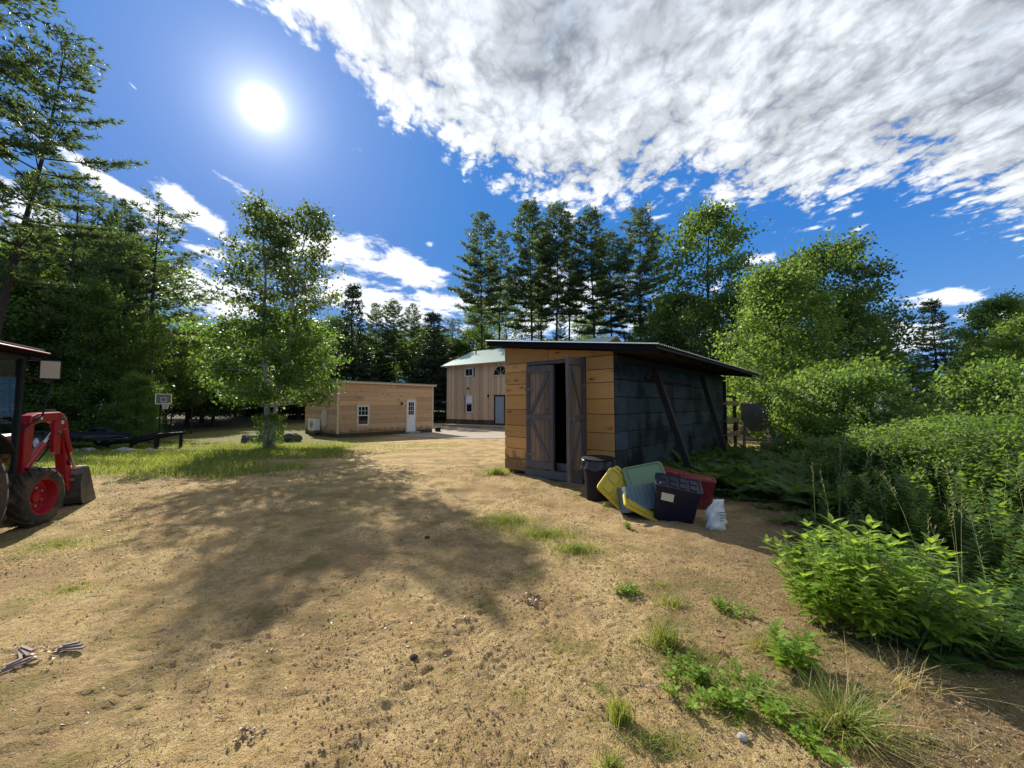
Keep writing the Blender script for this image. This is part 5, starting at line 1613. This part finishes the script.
def fern_plant(seed, fr_=7, L0=.75):
    r = np.random.default_rng(seed); P = []; Dv = []; Nn = []; Ls = []
    for f in range(fr_):
        a = f * 6.283 / fr_ + r.normal() * .2; ln = L0 * r.uniform(.75, 1.1); n_ = 17
        for k in range(n_):
            t = (k + 1) / n_
            c = np.array([math.cos(a) * ln * .8 * t, math.sin(a) * ln * .8 * t, ln * (.95 * t - .55 * t * t)])
            w_ = ln * .26 * math.sin(math.pi * (t * .85 + .12)) ** .8
            for sg in (-1, 1):
                b = a + sg * 1.25
                P.append(c); Dv.append((math.cos(b), math.sin(b), -.15)); Nn.append((math.cos(a) * -.3, math.sin(a) * -.3, 1)); Ls.append(w_)
    Ls = np.array(Ls); return leaf_arrays(np.array(P), unit(np.array(Dv)), unit(np.array(Nn)), Ls, Ls * .30)[0]
def scatter(V0s, pos, scl, r, tilt=.12):
    out = []
    for i, (p, s_) in enumerate(zip(pos, scl)):
        V0 = V0s[r.integers(len(V0s))]
        a = r.uniform(0, 6.28); tx, ty = r.normal() * tilt, r.normal() * tilt
        R_ = np.array(Euler((tx, ty, a)).to_matrix())
        out.append((V0 * s_) @ R_.T + p)
    V = np.concatenate(out); return V, np.arange(len(V)).reshape(-1, 4)
rw = np.random.default_rng(31)
weedP = [weed_plant(k, .9, 14, .17, .5) for k in range(4)] + [weed_plant(10 + k, 1.05, 19, .13, .22) for k in range(3)]
lowP = [weed_plant(20 + k, .45, 8, .13, .42) for k in range(3)]
fernP = [fern_plant(40 + k) for k in range(4)]
A = {'w': ([], []), 'f': ([], []), 'l': ([], [])}
cnt = 0
while cnt < 3300:
    yy = .8 + 17 * rw.random() ** 1.35; xx = rw.uniform(1.5, 8 + yy * .95)
    if xx > yy * 1.55 + 1.2: continue
    d = inside_weeds(xx, yy)
    ok, lx, ly = in_shed(xx, yy)
    if ok or d < .05 or lx < .1: continue
    if math.hypot(xx - 8.9, yy - 14.2) < 1.0: continue
    cnt += 1
    pn = float(fbm(xx * .6, yy * .6, 2, 77))
    hgt = min(.85, .36 + d * .17) * (.45 + .9 * pn)
    if lx < 3.2 and ly > 0: hgt *= .62
    if .56 < xx / yy < .68 and yy > 8: hgt *= .55
    if d < .5: key = 'l' if rw.random() < .6 else 'f'
    else: key = 'f' if pn + rw.normal() * .12 < .52 and xx < 5 + yy * .35 else 'w'
    A[key][0].append((xx, yy, gz(xx, yy) - .02)); A[key][1].append(hgt * rw.uniform(.75, 1.2) * (1.05 if key == 'f' else 1))
for k in range(330):
    b0 = .25 + 3.4 * rw.random(); t = .9 + 9 * rw.random()
    q = Ms @ Vector((b0, t, 0))
    if inside_weeds(q.x, q.y) < .12 or math.hypot(q.x - 8.9, q.y - 14.2) < 1.0: continue
    A['f'][0].append((q.x, q.y, gz(q.x, q.y) - .02)); A['f'][1].append(rw.uniform(.65, 1.15) * (.8 if .56 < q.x / q.y < .68 and q.y > 8 else 1))
for key, protos, m_, nm, lb in (('w', weedP, M['weed'], 'weeds', 'tall leafy weeds filling the ground right of the shed'), ('f', fernP, M['fern'], 'ferns', 'feathery ferns along the dark side wall and under the weeds'),
                        ('l', lowP, M['fern'], 'ground_cover', 'low broad-leaved ground cover along the edge of the bare soil')):
    V, Fq = scatter(protos, A[key][0], A[key][1], rw)
    tag(link(nm, np_mesh(nm, V, Fq), m_), lb, nm.replace('_', ' '), kind='stuff')
# ferns against the shed wall behind the totes
cl = []
for k in range(16):
    t = .25 + k * .19; b0 = .18 + rw.uniform(0, .35)
    q = Ms @ Vector((b0, t, 0)); cl.append((q.x, q.y, gz(q.x, q.y)))
V, Fq = scatter(fernP + lowP, cl, [rw.uniform(.6, 1.0) for _ in cl], rw)
tag(link('fern_clump', np_mesh('fern_clump', V, Fq), M['fern']), 'dark ferns growing against the shed wall behind the totes', 'ferns', kind='stuff')
# seeding grass stalks over the weeds
def blades(pos, hts, wid, r, lean=.25, nseg=3, bend=.35):
    n_ = len(pos); pos = np.asarray(pos, float); hts = np.asarray(hts, float)
    az = r.uniform(0, 6.283, n_); az2 = az + 1.57 + r.normal(size=n_) * .5
    d = np.stack([np.cos(az), np.sin(az)], 1); s_ = np.stack([np.cos(az2), np.sin(az2)], 1)
    ln = np.abs(r.normal(size=n_)) * lean
    V = np.zeros((n_, (nseg + 1) * 2, 3))
    for k in range(nseg + 1):
        t = k / nseg
        off = (ln * t + bend * t * t * r.uniform(.3, 1, n_) * (ln > 0)) * hts
        z = hts * (t - .28 * t * t * np.minimum(1.2, ln + bend))
        w_ = wid * (1 - t) ** .6 + wid * .06
        w_ = np.broadcast_to(w_, (n_,))
        for j, sg in enumerate((-1, 1)):
            V[:, k * 2 + j, 0] = pos[:, 0] + d[:, 0] * off + sg * s_[:, 0] * w_ / 2
            V[:, k * 2 + j, 1] = pos[:, 1] + d[:, 1] * off + sg * s_[:, 1] * w_ / 2
            V[:, k * 2 + j, 2] = pos[:, 2] + z
    base = (np.arange(n_) * (nseg + 1) * 2)[:, None, None]
    q = np.array([[2 * k, 2 * k + 1, 2 * k + 3, 2 * k + 2] for k in range(nseg)])[None]
    return V.reshape(-1, 3), (base + q).reshape(-1, 4)
def gzv(x, y): return ground(np.asarray(x), np.asarray(y))
def patch(cx, cy, rx, ry, n_, r, ang=0):
    a = r.uniform(0, 6.283, n_); q = np.abs(r.normal(size=n_)) * .5
    x = rx * q * np.cos(a); y = ry * q * np.sin(a)
    c, s_ = math.cos(ang), math.sin(ang)
    X_ = cx + x * c - y * s_; Y_ = cy + x * s_ + y * c
    return np.stack([X_, Y_, gzv(X_, Y_) - .005], 1)
# seed stalks
st_ = MB()
for k in range(150):
    while True:
        yy = rw.uniform(2.2, 8); xx = rw.uniform(2.6, 8.5)
        if inside_weeds(xx, yy) > .15 and not in_shed(xx, yy)[0]: break
    h_ = rw.uniform(.75, 1.25); z0 = gz(xx, yy); lx, ly = rw.normal() * .12, rw.normal() * .12
    pts = [(xx + lx * t * t, yy + ly * t * t, z0 + h_ * t) for t in (0, .35, .7, 1)]
    st_.tube(pts, [.002, .0017, .0012, .0006], 3)
    for j in range(12):
        t = .80 + .2 * j / 12; e = (xx + lx * t * t + rw.normal() * .008, yy + ly * t * t + rw.normal() * .008, z0 + h_ * t)
        st_.tube([e, (e[0] + rw.normal() * .012, e[1] + rw.normal() * .012, e[2] + .022)], [.0028, .0008], 3)
tag(st_.build('seed_stalks', M['dry_stem']), 'thin pale seeding grass stalks standing above the weeds', 'stalks', kind='stuff')

# foreground leafy bush
bx2, by2 = 2.66, 2.98
bush = thing('leafy_bush', 'large bright green broad-leaved bush in the right foreground', 'bush', (bx2, by2, gz(bx2, by2)))
rb_ = np.random.default_rng(8); P = []; Dv = []; Nn = []; Ls = []; sm = MB()
for k in range(110):
    a = rb_.uniform(0, 6.283); q = math.sqrt(rb_.random())
    x0, y0 = math.cos(a) * q * .46, math.sin(a) * q * .38
    h_ = rb_.uniform(.36, .72) * (1.08 - .45 * q * q); ox, oy = x0 * .42 + rb_.normal() * .04, y0 * .42 - .05 + rb_.normal() * .04
    zb_ = gz(bx2 + x0, by2 + y0) - gz(bx2, by2)
    pts = [Vector((x0 + ox * t * t, y0 + oy * t * t, zb_ + h_ * t)) for t in (0, .25, .5, .75, 1)]
    sm.tube(pts, [.005, .0045, .004, .003, .0015], 4, cap=False)
    n_ = 12
    for j in range(n_):
        t = .22 + .78 * j / (n_ - 1); f = min(3.999, t * 4); i0 = int(f); c = pts[i0].lerp(pts[i0 + 1], f - i0)
        for m_ in range(2 if j < n_ - 1 else 5):
            b = j * 2.4 + m_ * (3.14 if j < n_ - 1 else 1.26) + rb_.normal() * .25
            up = (.25 + .5 * t * t) * (1 if j < n_ - 1 else 1.7) + rb_.normal() * .12
            P.append(tuple(c)); Dv.append((math.cos(b), math.sin(b), up)); Nn.append((-math.cos(b) * up, -math.sin(b) * up, 1.0)); Ls.append(rb_.uniform(.07, .15) * (1.1 - .35 * t))
P = np.array(P); Dv = unit(np.array(Dv)); Nn = unit(np.array(Nn)); Ls = np.array(Ls)
# leaves with a midrib fold and a drooping tip: two halves, three steps
def broad_leaves(P, D, N_, L, wf=.36, droop=.38):
    S_ = unit(np.cross(D, N_)); N2 = np.cross(S_, D); L_ = L[:, None]
    rows = []
    for t, w_ in ((0, .05), (.22, .75), (.5, 1.0), (.78, .62), (1.0, .02)):
        c = P + D * L_ * t - N2 * L_ * droop * t * t
        rows.append((c - S_ * L_ * wf / 2 * w_ + N2 * L_ * .05 * w_, c - N2 * 0, c + S_ * L_ * wf / 2 * w_ + N2 * L_ * .05 * w_))
    V = np.stack([v for row in rows for v in row], 1)
    n_ = len(P); base = (np.arange(n_) * 15)[:, None, None]
    q = []
    for i in range(4):
        a = i * 3; q += [[a, a + 1, a + 4, a + 3], [a + 1, a + 2, a + 5, a + 4]]
    return V.reshape(-1, 3), (base + np.array(q)[None]).reshape(-1, 4)
V, Fq = broad_leaves(P, Dv, Nn, Ls)
link('leaves', np_mesh('bush_leaves', V, Fq, True), M['bush_leaf'], bush)
sm.build('stem', M['stem'], bush)

# single plants in the foreground
def herb(name, label, cat, x, y, stems, h, L, seed, m_=None, spread=.12, wf=.42):
    r = np.random.default_rng(seed); P = []; Dv = []; Nn = []; Ls = []; sm = MB(); z0 = gz(x, y)
    e = thing(name, label, cat, (x, y, z0))
    for k in range(stems):
        a = r.uniform(0, 6.28); q = spread * math.sqrt(r.random()); x0, y0 = q * math.cos(a), q * math.sin(a); hh = h * r.uniform(.6, 1.1)
        zb_ = gz(x + x0, y + y0) - z0
        top_ = Vector((x0 * 1.6 + r.normal() * .03, y0 * 1.6 + r.normal() * .03, zb_ + hh)); p0 = Vector((x0, y0, zb_))
        sm.tube([p0, top_], [.003, .0012], 3, cap=False)
        for j in range(7):
            t = .15 + .85 * j / 6; c = p0.lerp(top_, t); b = j * 2.4 + k
            for m2 in range(2):
                bb = b + 3.14 * m2; up = .4 + .5 * t
                P.append(tuple(c)); Dv.append((math.cos(bb), math.sin(bb), up)); Nn.append((-math.cos(bb) * up, -math.sin(bb) * up, 1)); Ls.append(L * r.uniform(.7, 1.2) * (1.1 - .4 * t))
    V, Fq = broad_leaves(np.array(P), unit(np.array(Dv)), unit(np.array(Nn)), np.array(Ls), wf)
    link('leaves', np_mesh('leaves', V, Fq, True), m_ or M['bush_leaf'], e); sm.build('stem', M['stem'], e); return e
def gpt(px, py):
    """where the ray of a picture point meets the ground: used once to lay out the ground plants"""
    d = pix_dir(px, py); t = EYE / -d.z
    for _ in range(12):
        q = Vector((0, 0, EYE)) + d * t; t = (EYE - gz(q.x, q.y)) / -d.z
    q = Vector((0, 0, EYE)) + d * t; return q.x, q.y
for (px, py, stems, h_, L_, sp, lb) in ((795, 668, 9, .20, .10, .08, 'small broad-leaved weed with pale arching leaves left of the long grass clump'),
        (745, 700, 26, .10, .055, .16, 'low mat of small leafy weeds right of the bright grass tuft'),
        (690, 690, 20, .08, .05, .13, 'spreading leafy weed above the bright grass tuft'),
        (815, 742, 12, .09, .05, .10, 'small leafy weed at the bottom edge below the long grass clump'),
        (838, 590, 10, .10, .05, .10, 'tiny leafy seedlings at the foot of the leafy bush'),
        (628, 592, 10, .07, .045, .07, 'small dark weed just above the biggest grass tuft'),
        (730, 612, 12, .07, .045, .12, 'flat leafy weed on bare soil right of the biggest grass tuft'),
        (990, 650, 22, .30, .08, .18, 'upright leafy weeds at the right edge beside the bush'),
        (628, 528, 4, .10, .05, .03, 'single bright seedling in the open before the totes')):
    x, y = gpt(px, py); herb('weed_plant', lb, 'plant', x, y, stems, h_, L_, int(px), spread=sp)

# grass tufts that can be told apart
rg = np.random.default_rng(44)
def tuft(label, px, py, n_, rx, ry, h_, wid, lean=.3, bend=.45, m_='grass', dry=.12):
    x, y = gpt(px, py)
    pos = patch(x, y, rx, ry, n_, rg) ; hts = h_ * rg.uniform(.5, 1.1, n_)
    o0 = np.array([x, y, gz(x, y)])
    V, Fq = blades(pos - o0, hts, wid, rg, lean, 4, bend)
    e = link('grass_tuft', np_mesh('grass_tuft', V, Fq), M[m_]); e.location = o0; tag(e, label, 'grass tuft')
    k = int(n_ * dry)
    if k:
        pos = patch(x, y, rx * 1.1, ry * 1.1, k, rg) - o0
        V, Fq = blades(pos, h_ * rg.uniform(.5, 1.1, k), wid, rg, lean * 1.5, 4, bend)
        link('dry_blades', np_mesh('dry_blades', V, Fq), M['dry_grass'], e)
    return e
tuft('biggest green grass tuft in the sand left of the bush', 664, 645, 420, .15, .12, .17, .0045)
tuft('thin pale grass fringe behind the biggest tuft', 672, 606, 220, .22, .12, .12, .003, dry=.5)
tuft('bright upright grass tuft near the bottom edge', 620, 722, 300, .075, .07, .14, .0035, .15, .2)
tuft('small bright grass tuft cut by the bottom edge', 612, 770, 200, .06, .05, .09, .004)
tuft('long arching grass clump sweeping right below the bush', 845, 728, 260, .14, .10, .26, .0055, .6, .9, dry=.25)
tuft('tangled pale grass left of the leafy bush', 765, 650, 260, .16, .10, .13, .003, .5, .6, dry=.8)
tuft('dry yellow grass stems bending over below the bush', 905, 690, 110, .16, .12, .24, .003, .7, .8, m_='dry_grass', dry=0)
tuft('grass tuft at the left foot of the orange shed wall', 497, 474, 420, .42, .22, .20, .010, .3, .3)
tuft('small grass tuft under the shed threshold', 604, 506, 60, .08, .05, .10, .004)
for (px, py, n_, rx, ry) in ((505, 527, 700, .40, .22), (550, 545, 700, .50, .20), (575, 552, 350, .25, .15)):
    pass
# scattered grass: near patches, the lawn at the left, strays everywhere
Pn = []; Hn = []
def addp(px, py, n_, rx, ry, h_):
    x, y = gpt(px, py); Pn.append(patch(x, y, rx, ry, n_, rg)); Hn.append(h_ * rg.uniform(.4, 1.1, n_))
for a in ((505, 522, 2400, .55, .42, .12), (545, 536, 2300, .65, .36, .11), (575, 550, 1300, .42, .22, .11), (545, 505, 160, .35, .2, .05), (660, 585, 200, .3, .15, .05), (700, 660, 900, .40, .3, .045), (655, 745, 500, .25, .12, .06), (600, 690, 300, .3, .2, .04), (620, 660, 260, .3, .3, .03), (560, 650, 260, .5, .4, .025),
          (740, 720, 420, .3, .15, .06), (60, 545, 2200, 1.0, .5, .05), (20, 520, 1800, .9, .6, .05), (70, 590, 900, .5, .25, .04), (110, 570, 300, .5, .3, .03), (860, 640, 260, .5, .2, .06), (560, 480, 120, .3, .3, .05), (930, 740, 200, .35, .2, .04), (820, 690, 300, .3, .2, .05), (450, 700, 220, .5, .4, .02),
          (335, 715, 120, .4, .3, .02), (160, 500, 500, 1.2, .5, .04), (30, 600, 260, .5, .3, .03)):
    addp(*a)
n_ = 24000
y_ = 1.2 + 9 * rg.random(n_) ** 1.3; x_ = rg.uniform(-1, 1, n_) * y_ * 1.35
den = fbm(x_ * .9, y_ * .9, 3, 61) + .12 * sstep(x_, -.5, 2) + .05 * rg.normal(size=n_)
k = den > .565
x_, y_ = x_[k], y_[k]
Pn.append(np.stack([x_, y_, gzv(x_, y_) - .003], 1)); Hn.append(rg.uniform(.012, .045, len(x_)))
P = np.concatenate(Pn); Hh = np.concatenate(Hn)
V, Fq = blades(P, Hh, .0032, rg, .55, 2, .4)
tag(link('thin_grass', np_mesh('thin_grass', V, Fq), M['grass']), 'thin short grass coming through the sandy ground', 'grass', kind='stuff')
n_ = 5200
y_ = 1.4 + 3.2 * rg.random(n_); x_ = .25 + rg.random(n_) * 3.6
k = (fbm(x_ * 1.6, y_ * 1.6, 3, 141) + rg.normal(size=n_) * .05 + .10 * sstep(x_ - .25 * y_, 0, 1.2) > .58) & (x_ < 1.2 + .62 * y_)
x_, y_ = x_[k], y_[k]
V, Fq = blades(np.stack([x_, y_, gzv(x_, y_) - .003], 1), rg.uniform(.03, .11, len(x_)), .0022, rg, .8, 3, .8)
tag(link('dead_grass', np_mesh('dead_grass', V, Fq), M['dry_grass']), 'sparse dead grass lying over the soil at the lower right', 'dead grass', kind='stuff')
n_ = 90000
y_ = rg.uniform(8, 20, n_); x_ = rg.uniform(-20, -3.5, n_)
den = fbm(x_ * .55, y_ * .8, 3, 88)
edge_ = -6.3 - (y_ - 9.5) * .10 + (den - .5) * 5
dens = sstep(edge_ - x_, -.6, 1.2) * sstep(y_ + (den - .5) * 3, 8.6, 9.8)
track = np.exp(-((y_ - 15.2 + .10 * (x_ + 12)) / .9) ** 2) * (x_ > -14.5) * (den < .62) + 1.0 * (y_ > 16.6) * (x_ > -15.8)
dens = dens * (1 - .93 * np.clip(track, 0, 1))
k = rg.random(n_) < dens * (.35 + 1.1 * (den > .42))
x_, y_ = x_[k], y_[k]
V, Fq = blades(np.stack([x_, y_, gzv(x_, y_) - .01], 1), rg.uniform(.06, .20, len(x_)), .016, rg, .35, 2, .35)
tag(link('lawn', np_mesh('lawn', V, Fq), M['grass']), 'rough sunlit grass between the tractor and the birch', 'grass', kind='stuff')
n_ = 26000
y_ = rg.uniform(14, 27, n_); x_ = rg.uniform(-13, 2, n_)
den = fbm(x_ * .6, y_ * .9, 3, 98)
k = (den > .50) & (y_ < 17.5 + 2.5 * (x_ > -7) * 0 + (den - .5) * 8)
x_, y_ = x_[k], y_[k]
V, Fq = blades(np.stack([x_, y_, gzv(x_, y_) - .01], 1), rg.uniform(.03, .09, len(x_)), .016, rg, .4, 2, .35)
tag(link('verge_grass', np_mesh('verge_grass', V, Fq), M['grass']), 'short patchy grass before the cabin', 'grass', kind='stuff')

# pebbles, twigs and leaf bits on the sand
n_ = 60000
y_ = 1.3 + 9 * rg.random(n_) ** 1.6; x_ = rg.uniform(-1, 1, n_) * y_ * 1.35
k = fbm(x_ * 1.4, y_ * 1.4, 3, 71) + rg.normal(size=n_) * .1 > .47
x_, y_ = x_[k], y_[k]; n_ = len(x_)
s_ = .0022 + .007 * rg.random(n_) ** 5 + .0008 * y_
octv = np.array([(1, 0, 0), (-1, 0, 0), (0, 1, 0), (0, -1, 0), (0, 0, .7), (0, 0, -.7)], float)
octf = np.array([(0, 2, 4), (2, 1, 4), (1, 3, 4), (3, 0, 4), (2, 0, 5), (1, 2, 5), (3, 1, 5), (0, 3, 5)])
V = octv[None] * s_[:, None, None] * rg.uniform(.6, 1.4, (n_, 6, 1)) + np.stack([x_, y_, gzv(x_, y_) + s_ * .2], 1)[:, None]
Fq = (np.arange(n_) * 6)[:, None, None] + octf[None]
tag(link('pebbles', np_mesh('pebbles', V.reshape(-1, 3), Fq.reshape(-1, 3)), M['pebble']), 'small stones and crumbs of soil on the sand', 'pebbles', kind='stuff')
n_ = 19000
y_ = 1.3 + 8 * rg.random(n_) ** 1.4; x_ = rg.uniform(-1, 1, n_) * y_ * 1.35
k = (fbm(x_ * 1.1, y_ * 1.1, 3, 171) + .22 * sstep(x_ - .15 * y_, -.3, 1.5) + rg.normal(size=n_) * .06 > .53)
x_, y_ = x_[k], y_[k]; n_ = len(x_)
P = np.stack([x_, y_, gzv(x_, y_) + .004], 1); a = rg.uniform(0, 6.28, n_)
Dv = unit(np.stack([np.cos(a), np.sin(a), rg.normal(size=n_) * .25], 1)); L = rg.uniform(.008, .030, n_)
V, Fq = leaf_arrays(P, Dv, unit(rg.normal(size=(n_, 3)) * .35 + np.array([0, 0, 1])), L, L * rg.uniform(.15, .6, n_))
tag(link('litter', np_mesh('litter', V, Fq), M['litter']), 'scattered dry leaf bits on the soil', 'leaf litter', kind='stuff')
tw = MB()
for k in range(150):
    yy = 1.4 + 6 * rg.random() ** 1.4; xx = rg.uniform(-1, 1) * yy * 1.3; a = rg.uniform(0, 6.28); L = rg.uniform(.05, .2)
    p = []
    for j in range(4):
        t = j / 3 - .5; qx, qy = xx + math.cos(a) * L * t + rg.normal() * .006, yy + math.sin(a) * L * t + rg.normal() * .006; p.append((qx, qy, gz(qx, qy) + .006))
    tw.tube(p, [.003, .0028, .0022, .001], 4)
tag(tw.build('twigs', M['bark_chip']), 'thin dry twigs lying on the sand', 'twigs', kind='stuff')
